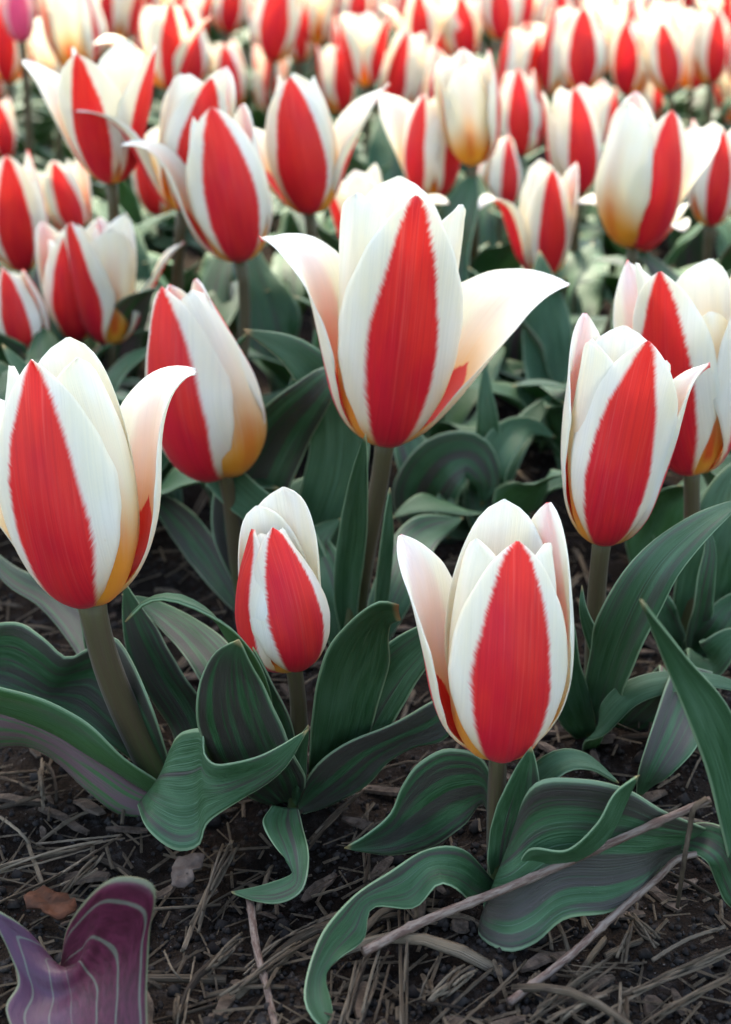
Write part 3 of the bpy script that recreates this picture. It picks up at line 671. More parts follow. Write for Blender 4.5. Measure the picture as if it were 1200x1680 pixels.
leaf(t5, [(962, 1240, .0), (985, 1188, .022), (1030, 1138, .036), (1100, 1116, .04), (1180, 1118, .036), (1260, 1150, .03)], 26, face=(0, -.5, .9), fold=-.2, wave=(.05, 1.2, 0), purple=.05)
leaf(t5, [(1010, 1215, 0), (1130, 1120, .03), (1110, 1190, .03), (1075, 1260, .022), (1045, 1310, .008)], 62, face=(.3, -.75, .6), fold=.1, wave=(.12, 1.3, 1.0), purple=.85)
leaf(t5, [(978, 1212, 0), (1000, 1120, .03), (960, 1010, .06), (955, 960, .07)], 20, face=(-.3, -.9, .2), fold=.3, wave=(.05, 1, 0), purple=.0)

# tulip at the right edge
t6 = hero((1124, 1080), (1135, 770), (1128, 420), [
    dict(rs=.85, az=-40, prof='upright', W=.25, shape=SH_MID), dict(rs=.85, az=80, prof='upright', W=.25, L=1.05, shape=SH_MID), dict(rs=.85, az=-148, prof='open', W=.26, L=.98),
    dict(kind='inner', rs=.80, az=20, prof='upright', L=.8, W=.24), dict(kind='inner', rs=.70, az=-92, prof='upright', L=1.0), dict(kind='inner', rs=.70, az=140, prof='upright', L=.95)],
    'tall striped tulip with two pointed red flames beside the curled-petal tulip', slim=0.93, stem_r=.0031, dyb=0, dyt=.0, ref='upright')
leaf(t6, [(1128, 1082, 0), (1170, 1040, .02), (1200, 1000, .03), (1260, 960, .04)], 34, face=(0, -.8, .6), fold=.3, wave=(.14, 1.4, 0), purple=.15)
leaf(t6, [(1120, 1082, 0), (1085, 1010, .025), (1060, 960, .035), (1035, 925, .04)], 30, face=(0, -.8, .6), fold=.3, wave=(.14, 1.4, 0), purple=.5)
leaf(t6, [(1130, 1082, 0), (1150, 980, .04), (1165, 900, .06), (1150, 850, .07)], 26, face=(.3, -.8, .4), fold=.3, wave=(.14, 1.4, 2), purple=.5)
leaf(t6, [(1140, 1090, 0), (1165, 1080, .02), (1200, 1050, .03), (1240, 1040, .03)], 40, face=(0, -.8, .6), fold=.3, wave=(.14, 1.4, 0), purple=.2)
leaf(t6, [(1128, 1075, 0), (1170, 900, .05), (1200, 800, .07), (1240, 740, .08)], 52, face=(-.2, -.9, .4), fold=.3, wave=(.10, 1.4, 0), purple=.0)

# closed tulip leaning to the left
t7 = hero((420, 1010), (368, 774), (288, 456), [
    dict(az=-32, prof='bud', W=.29, rs=.88), dict(az=128, prof='bud', W=.25, rs=.85, L=.97), dict(az=-150, prof='bud', W=.26, rs=.85, L=.97),
    dict(kind='inner', az=46, prof='bud', L=.95, rs=.88, W=.33), dict(kind='inner', az=166, rs=.7, prof='bud', L=.9), dict(kind='inner', az=-76, rs=.7, prof='bud', L=.9)],
    'closed pointed leaning tulip with a single broad red flame', slim=0.92, stem_r=.0031, dyb=.0, dyt=.0, ref='bud', bow=(-.01, 0))
leaf(t7, [(430, 1000, 0), (400, 850, .04), (450, 720, .075), (520, 640, .10), (560, 600, .105)], 62, face=(.3, -.85, .3), fold=.1, wave=(.06, 1.2, 2.4), purple=.8)
leaf(t7, [(440, 1000, 0), (540, 820, .05), (555, 680, .085), (490, 585, .11), (400, 540, .12)], 55, face=(-.1, -.8, .5), fold=.2, wave=(.14, 1.3, 2.0), purple=.1)
leaf(t7, [(415, 1005, 0), (470, 850, .035), (540, 800, .045), (600, 790, .05)], 46, face=(.0, -.8, .6), fold=.2, wave=(.12, 1.3, 0), purple=.3)
leaf(t7, [(400, 1005, 0), (330, 900, .02), (280, 840, .03), (230, 800, .035)], 30, face=(.0, -.8, .6), fold=.2, wave=(.12, 1.3, 0), purple=.6)

# leaf-only plants
def leaf_plant(gpx, label):
    g = PZ(gpx[0], gpx[1], 0.0); root = empty('tulip_plant', g); tag(root, label, 'plant'); return root
p1 = leaf_plant((88, 1592), 'young purple striped tulip leaf pair unfolding from bare mulch')
loft(p1, [(100, 1588, .004), (112, 1520, .030), (150, 1466, .046), (198, 1440, .054), (254, 1456, .052), (246, 1530, .038), (241, 1620, .024), (238, 1720, .010), (190, 1800, .003)],
     [(94, 1596, .002), (52, 1534, .022), (18, 1506, .029), (-14, 1496, .031), (14, 1560, .022), (30, 1610, .016), (10, 1660, .012), (60, 1740, .006), (180, 1800, .003)],
     mid=[(98, 1602, .0), (100, 1597, .003), (106, 1591, .009), (116, 1594, .018), (124, 1622, .015), (128, 1650, .014), (132, 1690, .011), (140, 1740, .007), (185, 1800, .003)],
     face=(0, -.6, .8), purple=1.3, nv=72, nu=31, ripple=.012, mats=[M_YOUNG, M_YOUNG])
p2 = leaf_plant((1236, 1500), 'tulip plant with one long arching leaf beside the tied stalks')
loft(p2, [(1215, 1500, 0), (1188, 1380, .036), (1148, 1230, .072), (1092, 1092, .102), (1050, 984, .126)],
     [(1262, 1500, 0), (1246, 1300, .05), (1202, 1172, .08), (1122, 1072, .106), (1051, 984, .127)], face=(-.5, -.8, .3), sag=.22, purple=.05)
leaf(p2, [(1228, 1500, 0), (1195, 1440, .012), (1180, 1420, .016), (1172, 1440, .012)], 20, face=(-.3, -.7, .7), fold=.3, wave=(.06, 1.5, 0), purple=.05)
leaf(p2, [(1226, 1500, 0), (1190, 1400, .03), (1130, 1375, .03), (1080, 1390, .022)], 40, face=(-.3, -.7, .7), fold=.3, wave=(.12, 1.5, 0), purple=.4)
p3 = leaf_plant((790, 880), 'leafy plant with a broad curled leaf behind the splayed front tulip')
leaf(p3, [(790, 880, 0), (700, 830, .02), (720, 770, .04), (770, 750, .045), (800, 790, .034), (790, 830, .022)], 56, face=(.1, -.9, .4), fold=.15, wave=(.12, 1.3, 2), purple=.55)
leaf(p3, [(795, 870, 0), (800, 780, .035), (830, 722, .05), (870, 700, .052), (912, 718, .045)], 32, face=(0, -.8, .6), fold=.3, wave=(.12, 1.3, 2), purple=.05)
leaf(p3, [(790, 870, 0), (800, 720, .05), (797, 650, .07), (796, 590, .085)], 23, face=(0, -1, .2), fold=.2, wave=(.05, 1.3, 2), purple=.0)
leaf(p3, [(795, 872, 0), (830, 760, .035), (870, 690, .05), (915, 640, .06)], 26, face=(-.3, -.8, .4), fold=.3, wave=(.06, 1.3, 2), purple=.0)
leaf(p3, [(785, 880, 0), (720, 850, .015), (725, 830, .025), (740, 850, .02), (735, 885, .01)], 28, face=(.5, -.8, .4), fold=.5, wave=(.05, 1.3, 2), purple=.1)
leaf(p3, [(785, 875, 0), (700, 780, .03), (670, 720, .045), (680, 660, .06)], 42, face=(.2, -.9, .4), fold=.3, wave=(.1, 1.3, 2), purple=.3)
# ------------------------------------------------------------------ the bed behind: every bloom that can be told apart
def mid(bpx, tpx, style, az, label, group=None, h0=0.070, flare=None, lod=1, pink=False, gdx=0.0, sr=.0029, petals=None, nleaf=3, z=None, leafs=None, lean=None):
    r = random.Random(int(bpx[0] * 7 + bpx[1] * 13 + 5))
    px = math.hypot(tpx[0] - bpx[0], tpx[1] - bpx[1])
    d = ray(*bpx); tn = -d.z / d.y
    Y = h0 * FPX / px * 0.97
    zz = CAM_H - Y * tn
    lo, hi = (0.062, 0.145) if z is None else (z, z)
    zz = min(max(zz, lo), hi); Y = (CAM_H - zz) / tn
    b = PY(bpx[0], bpx[1], Y); t = PY(tpx[0], tpx[1], Y)
    g = Vector((b.x + gdx + r.uniform(-.008, .008), Y + r.uniform(-.004, .012), 0)); g.z = ground_z(g.x, g.y) - .002
    ps = petals or auto_bloom(style, az, r)
    for i, p in (flare or {}).items():
        ps[i].update(p if isinstance(p, dict) else dict(prof=p))
    root = make_tulip(g, b, t, ps, label, group, stem_r=sr, lod=lod, pink=pink, lean=lean, ref='egg' if style in ('bud', 'egg') else 'upright')
    for k in range(nleaf):
        a = r.uniform(0, 6.28) + k * 2.1
        auto_leaf(root, g + Vector((0, 0, .001)), a, r.uniform(.085, .14), r.uniform(.011, .019), R(r.uniform(55, 82)), R(r.uniform(-35, 35)), r, r.choice([0, .05, .1, .4, .6]), 18, 9, r.uniform(-.4, .4))
    return root

mid((46, 576), (16, 428), 'bud', 10, 'small closed tulip bud in front of the large slanted crimson-flamed tulip')
mid((130, 552), (108, 372), 'cup', -4, 'striped tulip touching the cream-throated tulip with a thin flaring petal')
mid((182, 560), (170, 352), 'open', -40, 'tulip showing cream inner petals and one thin flaring petal', flare={1: dict(prof='lean', W=.20), 5: 'upright'}, z=.062)
mid((40, 440), (2, 250), 'egg', 5, 'large slanted tulip with a broad crimson flame behind the small bud')
mid((128, 388), (88, 258), 'open', 20, 'half-open tulip with a folded petal tip behind the cream-throated tulip', flare={0: dict(twist=20)}, h0=.06)
mid((183, 296), (160, 62), 'flare', -22, 'flared tulip with a golden base and its petals swept up and out', flare={0: 'open', 1: dict(prof='open', az=75), 2: dict(prof='lean', az=-112), 3: dict(prof='closed', L=.7)}, h0=.078)
mid((262, 350), (246, 205), 'cup', -10, 'tulip half hidden behind the golden-based curled tulip')
mid((300, 342), (330, 106), 'flare', 18, 'cream and red tulip with a thin curled petal reaching before the flared tulip', flare={2: dict(prof='flare', az=-80, L=1.05), 1: 'upright'}, h0=.078)
mid((394, 424), (345, 174), 'egg', 8, 'large slanting tulip with one slim petal arching far over', flare={2: dict(prof=[(0, 84), (.06, 66), (.16, 42), (.32, 18), (.5, 8), (.66, 16), (.8, 46), (.9, 75), (1, 95)], W=.2, az=-100, L=1.05)}, h0=.08)
mid((508, 346), (486, 108), 'egg', 6, 'tall tulip with a long red flame between two white flaring petals', flare={0: 'egg', 1: dict(prof='lean', az=102), 2: dict(prof='flare', az=-112)}, h0=.08)
mid((622, 452), (580, 276), 'open', -55, 'white tulip with a wing-like petal behind the wide open tulip', flare={1: dict(prof='flare', L=1.05), 5: 'upright'}, h0=.07)
mid((706, 322), (714, 145), 'egg', -38, 'rounded tulip with two red flames and a white band between them', flare={1: dict(az=58, prof='egg'), 2: dict(prof='lean', az=-140), 3: dict(prof='egg', W=.2)}, h0=.07)
mid((820, 340), (822, 210), 'bud', 16, 'small closed tulip on a thin stem between larger blooms', h0=.06)
mid((890, 448), (896, 262), 'egg', 20, 'tulip with a hooked white petal hanging over one side', flare={2: dict(prof='curl', az=-72, L=.98, W=.2), 1: dict(prof='upright', az=105)}, h0=.066)
mid((944, 316), (938, 138), 'cup', 22, 'cream tulip with a dark red flame and a peach petal behind')
mid((1040, 402), (1068, 164), 'egg', 24, 'big white tulip with one slanting crimson flame on a leaning stem', gdx=-.03, flare={0: dict(prof='egg', rs=.90, az=28), 1: dict(prof='lean', az=118, L=.95), 2: dict(az=-150, prof='egg'), 5: dict(prof='egg', rs=.96, W=.25, az=-52, L=1.0), 3: dict(prof='egg', rs=.7)}, h0=.078)
mid((1052, 408), (1078, 268), 'flare', 24, 'low open tulip glowing orange beneath the big white tulip', flare={0: 'wide', 1: 'wide', 2: 'wide'}, h0=.05)
mid((1062, 222), (1058, 116), 'egg', -48, 'tulip with two red flames just behind the big white tulip', flare={1: dict(az=50)})
mid((1166, 366), (1182, 195), 'cup', 2, 'tulip with a broad crimson flame above bare mulch', h0=.066)
mid((856, 252), (852, 112), 'egg', -4, 'narrow tulip with crimson and pink flames behind the small closed tulip', flare={1: dict(az=70)})
mid((775, 268), (762, 86), 'cup', 60, 'creamy white tulip without a visible flame', flare={0: dict(az=92), 2: dict(az=-150)})
mid((735, 215), (735, 84), 'egg', -30, 'tulip with a red flame peeping over the rounded two-flame tulip')
mid((600, 140), (588, 18), 'open', -62, 'half-open tulip with slanting red flames above the spread petals')
mid((648, 164), (645, 80), 'bud', 6, 'small yellowish tulip bud with an orange flame', h0=.055)
mid((440, 92), (430, -6), 'egg', 10, 'pale tulip with one narrow bright red flame')
mid((492, 100), (486, 10), 'egg', 14, 'pale tulip next to the one with a narrow bright flame')
mid((955, 146), (956, 8), 'egg', -6, 'tall pale tulip with a crimson flame and golden base')
mid((1098, 148), (1072, 26), 'cup', 4, 'leaning tulip with a dark crimson flame')
mid((1165, 134), (1166, 18), 'egg', 2, 'tulip with an orange-red flame and yellow base ring')
mid((690, 95), (690, -16), 'flare', 6, 'flared tulip with one white petal swept out', flare={2: dict(prof='lean', az=-95)})
mid((762, 104), (752, -6), 'open', 8, 'tulip with a thin red flame next to the swept-out tulip')
mid((820, 62), (815, -50), 'egg', 0, 'broad pale tulip with a red flame and orange edge')
mid((272, 142), (262, 0), 'flare', 30, 'wide cream tulip with one slim lifted petal', flare={1: dict(prof='lean', az=80)})
mid((128, 118), (100, -40), 'cup', 60, 'large white bloom rising behind the flared golden tulip', flare={0: dict(az=95), 2: dict(az=-120)})
mid((0, 168), (-6, 78), 'cup', -10, 'pale half-hidden tulip beside the stem of the pink tulip')
mid((36, 66), (22, -46), 'cup', 10, 'bright pink tulip standing taller than its striped neighbours', pink=True, z=.17)
mid((440, 186), (446, 80), 'cup', 5, 'tulip with a scarlet flame behind the tall flaring tulip')
mid((384, 176), (366, 62), 'cup', 12, 'tulip with an orange-red flame behind the cream and red tulip')
mid((556, 182), (548, 66), 'cup', 25, 'cream tulip with a narrow flame behind the tall flaring tulip')
mid((846, 118), (852, 44), 'open', 22, 'short white tulip with a small crimson flame')
mid((66, 128), (60, 36), 'egg', 12, 'tulip with a fiery yellow and red base under the pink tulip')
mid((972, 262), (986, 134), 'cup', 50, 'pale peach tulip behind the cream tulip with dark flame')
mid((1204, 200), (1196, 96), 'cup', 40, 'white tulip behind the tulip that stands over bare mulch')
mid((1148, 300), (1130, 215), 'cup', 55, 'peach-white tulip behind the broad crimson flame', h0=.062)
mid((8, 260), (-10, 160), 'cup', 30, 'pale tulip standing behind the large slanted crimson-flamed tulip')

# rows farther back, where only place tells the blooms apart
protos = []
FAR = ['egg-shaped striped tulip', 'cupped striped tulip', 'flaring striped tulip', 'wide open striped tulip', 'closed striped tulip bud', 'cupped tulip with side flames', 'egg-shaped mostly white tulip']
for k, (st, az) in enumerate([('egg', 0), ('cup', 25), ('flare', -10), ('open', 40), ('bud', 10), ('cup', -40), ('egg', 55)]):
    r = random.Random(100 + k)
    b = Vector((r.uniform(-.01, .01), r.uniform(-.01, .01), r.uniform(.09, .11))); t = b + Vector((r.uniform(-.012, .012), r.uniform(-.01, .01), r.uniform(.066, .078)))
    ro = make_tulip(Vector((0, 0, 0)), b, t, auto_bloom(st, az, r), FAR[k] + ' in the crowded far rows', 'far-row ' + FAR[k], lod=2)
    for j in range(2):
        auto_leaf(ro, Vector((0, 0, .001)), r.uniform(0, 6.28), r.uniform(.09, .13), r.uniform(.012, .018), R(70), R(r.uniform(-20, 40)), r, .1, 12, 7, r.uniform(-.3, .3))
    protos.append(ro)
def copy_tree(o):
    c = o.copy(); C.objects.link(c)
    for ch in o.children:
        d = ch.copy(); C.objects.link(d); d.parent = c
    return c
spots = []
r = random.Random(5)
for row in range(9):
    Y = 1.48 + row * 0.16
    half = Y * 0.36
    n = int(2 * half / 0.074)
    for i in range(n):
        x = -half + (i + r.uniform(.2, .8)) * 2 * half / n; y = Y + r.uniform(-.07, .07)
        if -0.13 < x / y * 1.0 < -0.02 and y < 2.0 and r.random() < .5: continue      # the green gap
        spots.append((x, y))
for i, (x, y) in enumerate(spots):
    o = protos[i] if i < len(protos) else copy_tree(protos[r.randrange(len(protos))])
    o.location = (x, y, ground_z(x, y) - .002); o.rotation_euler = (0, 0, r.uniform(-.6, .6)); k = r.uniform(.88, 1.12); o.scale = (k, k, k * r.uniform(.95, 1.12))

for i in range(34):
    y = r.uniform(.62, 1.5); sd = -1 if i % 2 else 1; x = sd * y * r.uniform(.30, .40)
    o = copy_tree(protos[r.randrange(len(protos))]); o['label'] = 'striped tulip growing on along the flanks of the bed'; o['group'] = 'tulips along the flanks'
    o.location = (x, y, ground_z(x, y) - .002); o.rotation_euler = (0, 0, r.uniform(-.6, .6)); k = r.uniform(.9, 1.1); o.scale = (k, k, k)

# plants without a bloom in view fill the bed with leaves
r = random.Random(21)
made = None
LP = []
for row in range(15):
    Y = 0.66 + row * 0.085
    half = Y * 0.38
    n = int(2 * half / 0.075)
    for i in range(n):
        LP.append((-half + (i + r.uniform(.1, .9)) * 2 * half / n, Y + r.uniform(-.035, .035)))
lprot = []
for k in range(6):
    ro = empty('tulip_plant', (0, 0, 0)); tag(ro, 'leafy green tulip plant without a bloom between the flowering tulips', 'plant', 'leafy plants between the tulips')
    for j in range(4):
        auto_leaf(ro, Vector((r.uniform(-.004, .004), r.uniform(-.004, .004), .001)), j * 1.6 + r.uniform(-.5, .5), r.uniform(.08, .135), r.uniform(.010, .019), R(r.uniform(55, 85)), R(r.uniform(-40, 45)), r, r.choice([0, 0, .1, .3, .5]), 20, 9, r.uniform(-.4, .4))
    lprot.append(ro)
for i, (x, y) in enumerate(LP):
    if abs(x - y * .235) < .07 and .82 < y < 1.0: continue       # bare mulch shows here
    o = lprot[i] if i < len(lprot) else copy_tree(lprot[r.randrange(len(lprot))])
    o.location = (x, y, ground_z(x, y) - .002); o.rotation_euler = (0, 0, r.uniform(0, 6.28)); k = r.uniform(.75, 1.1); o.scale = (k, k, k)
# ------------------------------------------------------------------ litter on the soil
def stalk(name, pts, rpx, label, group=None, mat=None, sides=9, taper=.75, wob=.00004, squash=1.0, seed=0):
    rr = random.Random(seed); q = [PT(p) for p in pts]
    P, L = catmull(q, max(14, int(len(q) * 9)))
    P = P + np.array([[rr.gauss(0, wob) for _ in range(3)] for _ in P])
    n = len(P); rad = W_(rpx, float(P[:, 1].mean()))
    radii = [rad * (1 - (1 - taper) * i / (n - 1)) * (1 + rr.uniform(-.025, .025)) for i in range(n)]
    if mat is None: radii = [q_ * (1 + .28 * max(0, math.cos(i * 2 * math.pi / 9.3 + seed)) ** 24) for i, q_ in enumerate(radii)]
    base = Vector(P[0]); o = link(name, tube(name, [Vector(p) - base for p in P], radii, [mat or M_STALK], sides, squash=squash, ribs=[rr.uniform(.45, 1.2) if mat else rr.uniform(.9, 1.08) for _ in range(sides)])); o.location = base
    tag(o, label, 'stalk', group)
    return o
stalk('dry_stalk', [(596, 1562, .010), (700, 1510, .012), (850, 1450, .020), (1000, 1385, .034), (1100, 1340, .044), (1166, 1312, .050)], 10, 'long reddish dry stalk lying across the front tulip leaves', seed=1)
stalk('dry_stalk', [(835, 1645, .004), (930, 1572, .008), (1010, 1500, .014), (1080, 1440, .022), (1115, 1408, .028), (1180, 1395, .030)], 9, 'knotted dry stalk below the long reddish stalk', seed=2)
stalk('straw_tie', [(1160, 1310, .051), (1140, 1325, .050), (1132, 1360, .042), (1122, 1420, .030), (1112, 1490, .006)], 5, 'frayed straw hanging down from the long reddish stalk', mat=M_STRAW2, squash=.6, seed=3)
stalk('dry_stalk', [(410, 1475, .006), (422, 1560, .007), (440, 1630, .006), (455, 1700, .004)], 8, 'grey upright-lying stalk below the ribbon leaf tip', seed=4)
hand = [([(0, 1450), (40, 1375)], 4), ([(0, 1432), (60, 1420), (150, 1392)], 7), ([(0, 1480), (110, 1440), (200, 1370)], 6), ([(70, 1450), (160, 1395)], 4), ([(105, 1468), (165, 1410)], 9),
        ([(70, 1330), (72, 1250)], 8), ([(60, 1385), (200, 1370)], 4), ([(130, 1390), (205, 1375)], 3), ([(80, 1445), (30, 1475)], 5), ([(300, 1560), (330, 1470), (380, 1380)], 16), ([(335, 1490), (380, 1400)], 7),
        ([(505, 1395), (540, 1345), (590, 1300)], 8), ([(510, 1465), (525, 1445), (600, 1418)], 4), ([(512, 1470), (560, 1462), (620, 1430)], 4), ([(600, 1455), (602, 1400)], 7),
        ([(400, 1600), (470, 1520), (520, 1510)], 6), ([(400, 1590), (450, 1530), (515, 1520)], 4), ([(380, 1640), (440, 1570), (510, 1540)], 9), ([(340, 1600), (400, 1540)], 10),
        ([(270, 1560), (300, 1610)], 4), ([(300, 1690), (320, 1570)], 6), ([(290, 1690), (300, 1640)], 7), ([(560, 1690), (590, 1580), (610, 1560)], 12), ([(590, 1680), (625, 1570)], 8), ([(610, 1690), (640, 1580)], 6),
        ([(665, 1690), (672, 1530), (664, 1490)], 8), ([(685, 1650), (720, 1570)], 5), ([(700, 1650), (755, 1590)], 7), ([(725, 1640), (775, 1595)], 8), ([(730, 1680), (790, 1620), (860, 1610)], 3), ([(745, 1690), (800, 1640), (850, 1600)], 4),
        ([(860, 1690), (960, 1600), (990, 1590)], 9), ([(900, 1690), (1005, 1620)], 10), ([(1025, 1640), (1090, 1610), (1200, 1560)], 8), ([(960, 1680), (1090, 1600), (1210, 1550)], 6), ([(900, 1590), (1010, 1595)], 2), ([(920, 1580), (1010, 1588)], 2), ([(930, 1598), (1008, 1602)], 2),
        ([(1070, 1575), (1130, 1530), (1190, 1520)], 6), ([(1030, 1510), (1080, 1550)], 9), ([(1020, 1580), (1035, 1515)], 8), ([(1060, 1690), (1110, 1640), (1205, 1600)], 8), ([(1020, 1690), (1028, 1630)], 9), ([(985, 1700), (1020, 1660)], 8),
        ([(230, 880), (310, 860)], 5), ([(300, 910), (380, 890)], 4), ([(250, 905), (330, 900)], 4), ([(310, 870), (345, 800)], 8), ([(1040, 880), (1060, 960)], 8), ([(1090, 1000), (1050, 960)], 4), ([(880, 1010), (960, 940)], 7), ([(940, 900), (970, 960)], 8),
        ([(1100, 380), (1200, 372)], 6), ([(1090, 400), (1190, 392)], 5), ([(1110, 360), (1195, 350)], 5), ([(840, 760), (880, 800)], 6), ([(860, 820), (900, 790)], 5), ([(700, 1090), (640, 1170)], 4), ([(20, 1320), (90, 1300)], 5), ([(0, 1270), (60, 1265)], 5), ([(0, 1340), (50, 1385)], 5)]
for i, (pp, w) in enumerate(hand):
    rr = random.Random(300 + i)
    if len(pp) == 3:
        pp = [pp[0], tuple(.4 * pp[1][k] + .3 * (pp[0][k] + pp[2][k]) for k in (0, 1)), pp[2]]
    so = stalk('straw', [(p[0], p[1], .004 + .004 * rr.random()) for p in pp] if len(pp) > 2 else [(pp[0][0], pp[0][1], .004), ((pp[0][0] + pp[1][0]) / 2 + rr.uniform(-4, 4), (pp[0][1] + pp[1][1]) / 2 + rr.uniform(-4, 4), .006 + .003 * rr.random()), (pp[1][0], pp[1][1], .005)],
          w * (.68 if w < 7 else .36), 'pale split straw lying among the litter' if w >= 7 else 'single pale straw stem lying on the litter', 'split straws' if w >= 7 else 'pale straw stems', M_STRAW2, 13, .8, .00005, rr.uniform(.35, .9), 300 + i)
    so['category'] = 'straw'
    if w >= 7:                                   # split ends and loose fibres of the thick pieces
        A = [PZ(p[0], p[1], .006) - so.location for p in pp]; d0 = (A[-1] - A[0]); sd = Vector((-d0.y, d0.x, 0)).normalized()
        for k in range(4):
            o1 = sd * rr.uniform(-1, 1) * W_(w, .42); o2 = sd * rr.uniform(-1.3, 1.3) * W_(w, .42); e0, e1 = rr.uniform(-.12, .3), rr.uniform(.7, 1.15)
            fp = [A[0] + d0 * (e0 + (e1 - e0) * j / 5) + o1.lerp(o2, j / 5) + Vector((0, 0, .0012 + .0015 * math.sin(j * .6 + k))) for j in range(6)]
            link('fibre', tube('fibre', fp, [.00045] * 6, [M_STRAW2], 5), so)

r = random.Random(77)
straw_me = []
for k in range(14):
    L = r.uniform(.02, .055); n = 6; bend = r.gauss(0, .05) * L; lift = r.uniform(0, .15) * L
    pts = [Vector((L * (i / (n - 1) - .5), bend * math.sin(math.pi * i / (n - 1)) + r.gauss(0, .0001), lift * math.sin(math.pi * i / (n - 1)))) for i in range(n)]
    w = r.uniform(.0005, .0019)
    straw_me.append(tube('straw', pts, [w * r.uniform(.8, 1.1) for _ in range(n)], [M_STRAW], 7, squash=r.uniform(.2, .6), ribs=[r.uniform(.5, 1.15) for _ in range(7)]))
for i in range(130):
    y = .34 + .32 * r.random() ** 1.3; x = r.uniform(-.26, .26) * y
    o = link('straw', straw_me[r.randrange(14)]); o.location = (x, y, ground_z(x, y) + r.uniform(.0006, .004))
    o.rotation_euler = (r.uniform(-.3, .3), r.uniform(-.12, .12), r.gauss(.6, .9)); s = r.uniform(.5, 1.15); o.scale = (s, s, s)
    tag(o, 'piece of broken grey-brown straw lying on the soil', 'straw', 'straw pieces on the soil')
# splinters of bark and wood
def chip_mesh(L, W, T, rr):
    n = 5; top = []
    vs, qs = [], []
    for i in range(n):
        t = i / (n - 1); w = W * (1 - .5 * abs(2 * t - 1) ** 3) * rr.uniform(.8, 1.1); c = rr.uniform(-.1, .1) * W
        z = T * rr.uniform(.7, 1.2) + .15 * L * math.sin(t * 3) * rr.uniform(.0, .5)
        vs += [(L * (t - .5), c - w, z - T), (L * (t - .5), c + w, z - T), (L * (t - .5), c + w * .8, z), (L * (t - .5), c - w * .8, z)]
    for i in range(n - 1):
        a = 4 * i
        for k in range(4): qs.append((a + k, a + (k + 1) % 4, a + 4 + (k + 1) % 4, a + 4 + k))
    qs += [(3, 2, 1, 0), (4 * n - 4, 4 * n - 3, 4 * n - 2, 4 * n - 1)]
    return raw_mesh('wood_chip', vs, qs, None, None, [M_CHIP], False)
chips = [chip_mesh(r.uniform(.008, .022), r.uniform(.0015, .004), r.uniform(.0006, .0016), r) for _ in range(10)]
for i in range(150):
    y = .34 + .30 * r.random() ** 1.3; x = r.uniform(-.26, .26) * y
    o = link('wood_chip', chips[r.randrange(10)]); o.location = (x, y, ground_z(x, y) + r.uniform(.0004, .0025))
    o.rotation_euler = (r.uniform(-.3, .3), r.uniform(-.25, .25), r.uniform(0, 6.3)); s = r.uniform(.5, 1.1); o.scale = (s, s, s)
    tag(o, 'dark weathered wood chip lying in the mulch', 'wood chip', 'wood chips in the mulch')
# single finds
def scrap(name, outline, z0, mat, label, cat, bend=.3, seed=0):
    rr = random.Random(seed); pts = [Vector(p) for p in catmull([PZ(px, py, z0) for px, py in outline + outline[:1]], 25)[0][:-1]]; pts = [p + Vector((rr.gauss(0, .0004), rr.gauss(0, .0004), 0)) for p in pts]; c = sum(pts, Vector()) / len(pts)
    vs, qs = [], []; n = len(pts)
    for ring, f in enumerate((1.0, .66, .33)):
        for p in pts:
            d = (p - c) * f; vs.append((d.x, d.y, d.length * d.length * bend * 18 + .0008 * math.sin(d.x * 900 + seed) * math.sin(d.y * 700) + rr.uniform(-.0004, .0004)))
    vs.append((0, 0, 0))
    tri = []
    for k in range(2):
        for i in range(n): qs.append((k * n + i, k * n + (i + 1) % n, (k + 1) * n + (i + 1) % n, (k + 1) * n + i))
    for i in range(0, n, 2): qs.append((2 * n + i, 2 * n + i + 1, 2 * n + (i + 2) % n, 3 * n))
    m = raw_mesh(name, vs, qs, None, None, [mat], True)
    o = link(name, m); o.location = c; md = o.modifiers.new('thickness', 'SOLIDIFY'); md.thickness = .0006
    tag(o, label, cat)
scrap('dead_leaf', [(36, 1478), (62, 1462), (96, 1466), (124, 1484), (116, 1506), (92, 1512), (70, 1498), (48, 1490)], .010, M_RUST, 'rust-brown dead leaf scrap next to the purple leaf pair', 'dead leaf', .5, 1)
scrap('bulb_scale', [(278, 1442), (286, 1418), (302, 1402), (324, 1398), (338, 1404), (330, 1424), (312, 1444), (294, 1456)], .009, M_PALE, 'pale dry bulb scale lying below the curled striped leaf', 'bulb scale', -.6, 2)

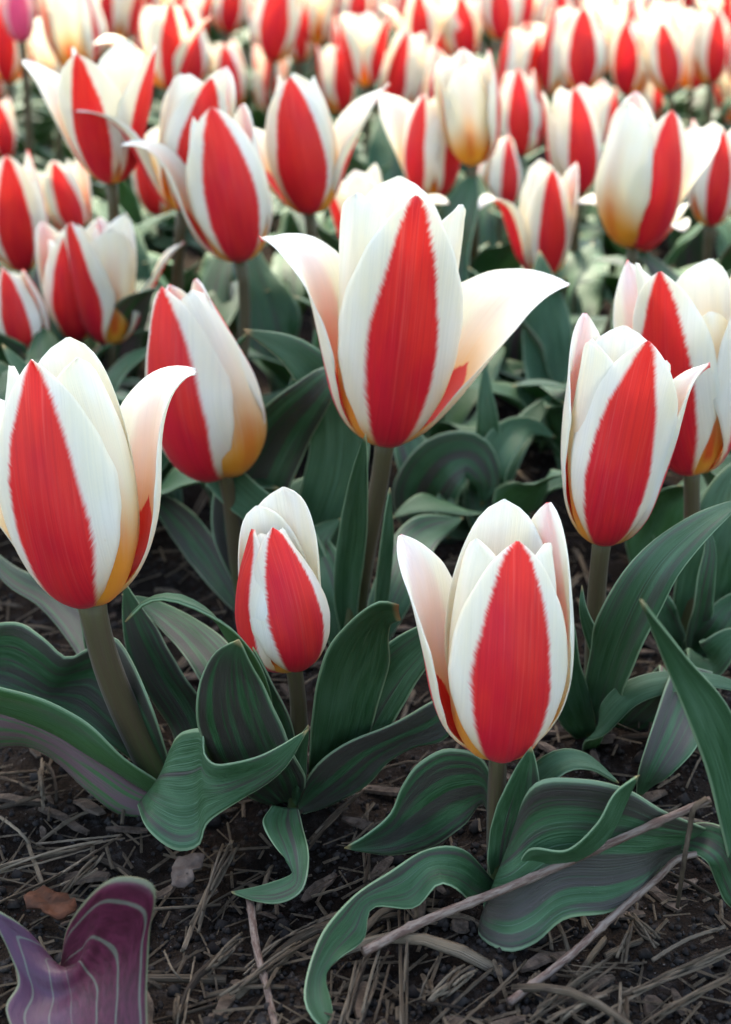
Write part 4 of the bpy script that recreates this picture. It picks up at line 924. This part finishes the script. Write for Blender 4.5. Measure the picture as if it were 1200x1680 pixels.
# what nobody could count: fine straw fibres and soil crumbs
def litter():
    rr = np.random.default_rng(3); n = 3700
    y = .30 + 1.1 * rr.random(n) ** 1.8; x = rr.uniform(-.42, .42, n) * y
    a = rr.normal(.6, 1.0, n); L = rr.uniform(.004, .020, n); w = rr.uniform(.0002, .0007, n); tilt = rr.normal(0, .16, n)
    vs = np.zeros((n, 6, 3)); z0 = hnoise(x, y) + rr.uniform(.0004, .0035, n)
    dx, dy = np.cos(a), np.sin(a)
    for i, t in enumerate((-.5, .5)):
        for k in range(3):
            o = (k - 1) * w
            vs[:, i * 3 + k, 0] = x + dx * t * L - dy * o; vs[:, i * 3 + k, 1] = y + dy * t * L + dx * o
            vs[:, i * 3 + k, 2] = z0 + t * L * tilt + (w * .9 if k == 1 else 0)
    q = np.array([(0, 1, 4, 3), (1, 2, 5, 4), (2, 0, 3, 5)])
    quads = (np.arange(n)[:, None, None] * 6 + q[None]).reshape(-1, 4)
    uv = np.tile(np.array([(0, 0), (.5, 0), (1, 0), (0, 1), (.5, 1), (1, 1)]), (n, 1)) + np.repeat(rr.random((n, 2)) * 9, 6, axis=0)
    o = link('straw_litter', raw_mesh('straw_litter', vs.reshape(-1, 3), quads, uv, None, [M_STRAW], False))
    tag(o, 'fine broken straw fibres scattered over the soil', 'straw litter', None, 'stuff')
    n = 19000
    y = .30 + 1.1 * rr.random(n) ** 1.8; x = rr.uniform(-.42, .42, n) * y; s = rr.uniform(.0004, .0016, n) * (1 + 1.2 * (rr.random(n) > .93))
    oc = np.array([(1, 0, 0), (0, 1, 0), (-1, 0, 0), (0, -1, 0), (0, 0, 1), (0, 0, -1)], float)
    vs = oc[None] * (s[:, None, None] * rr.uniform(.6, 1.2, (n, 6, 1))); th = rr.uniform(0, 6.3, n); c, sn = np.cos(th)[:, None], np.sin(th)[:, None]
    vx = vs[:, :, 0] * c - vs[:, :, 1] * sn; vy = vs[:, :, 0] * sn + vs[:, :, 1] * c
    V3 = np.stack([vx + x[:, None], vy + y[:, None], vs[:, :, 2] + (hnoise(x, y) + s * .3)[:, None]], axis=2)
    t = np.array([(0, 1, 4), (1, 2, 4), (2, 3, 4), (3, 0, 4), (1, 0, 5), (2, 1, 5), (3, 2, 5), (0, 3, 5)])
    tris = (np.arange(n)[:, None, None] * 6 + t[None]).reshape(-1, 3)
    o = link('soil_crumbs', raw_mesh('soil_crumbs', V3.reshape(-1, 3), tris, None, None, [M_CRUMB], True))
    tag(o, 'small dark crumbs of loose soil', 'soil crumbs', None, 'stuff')
litter()
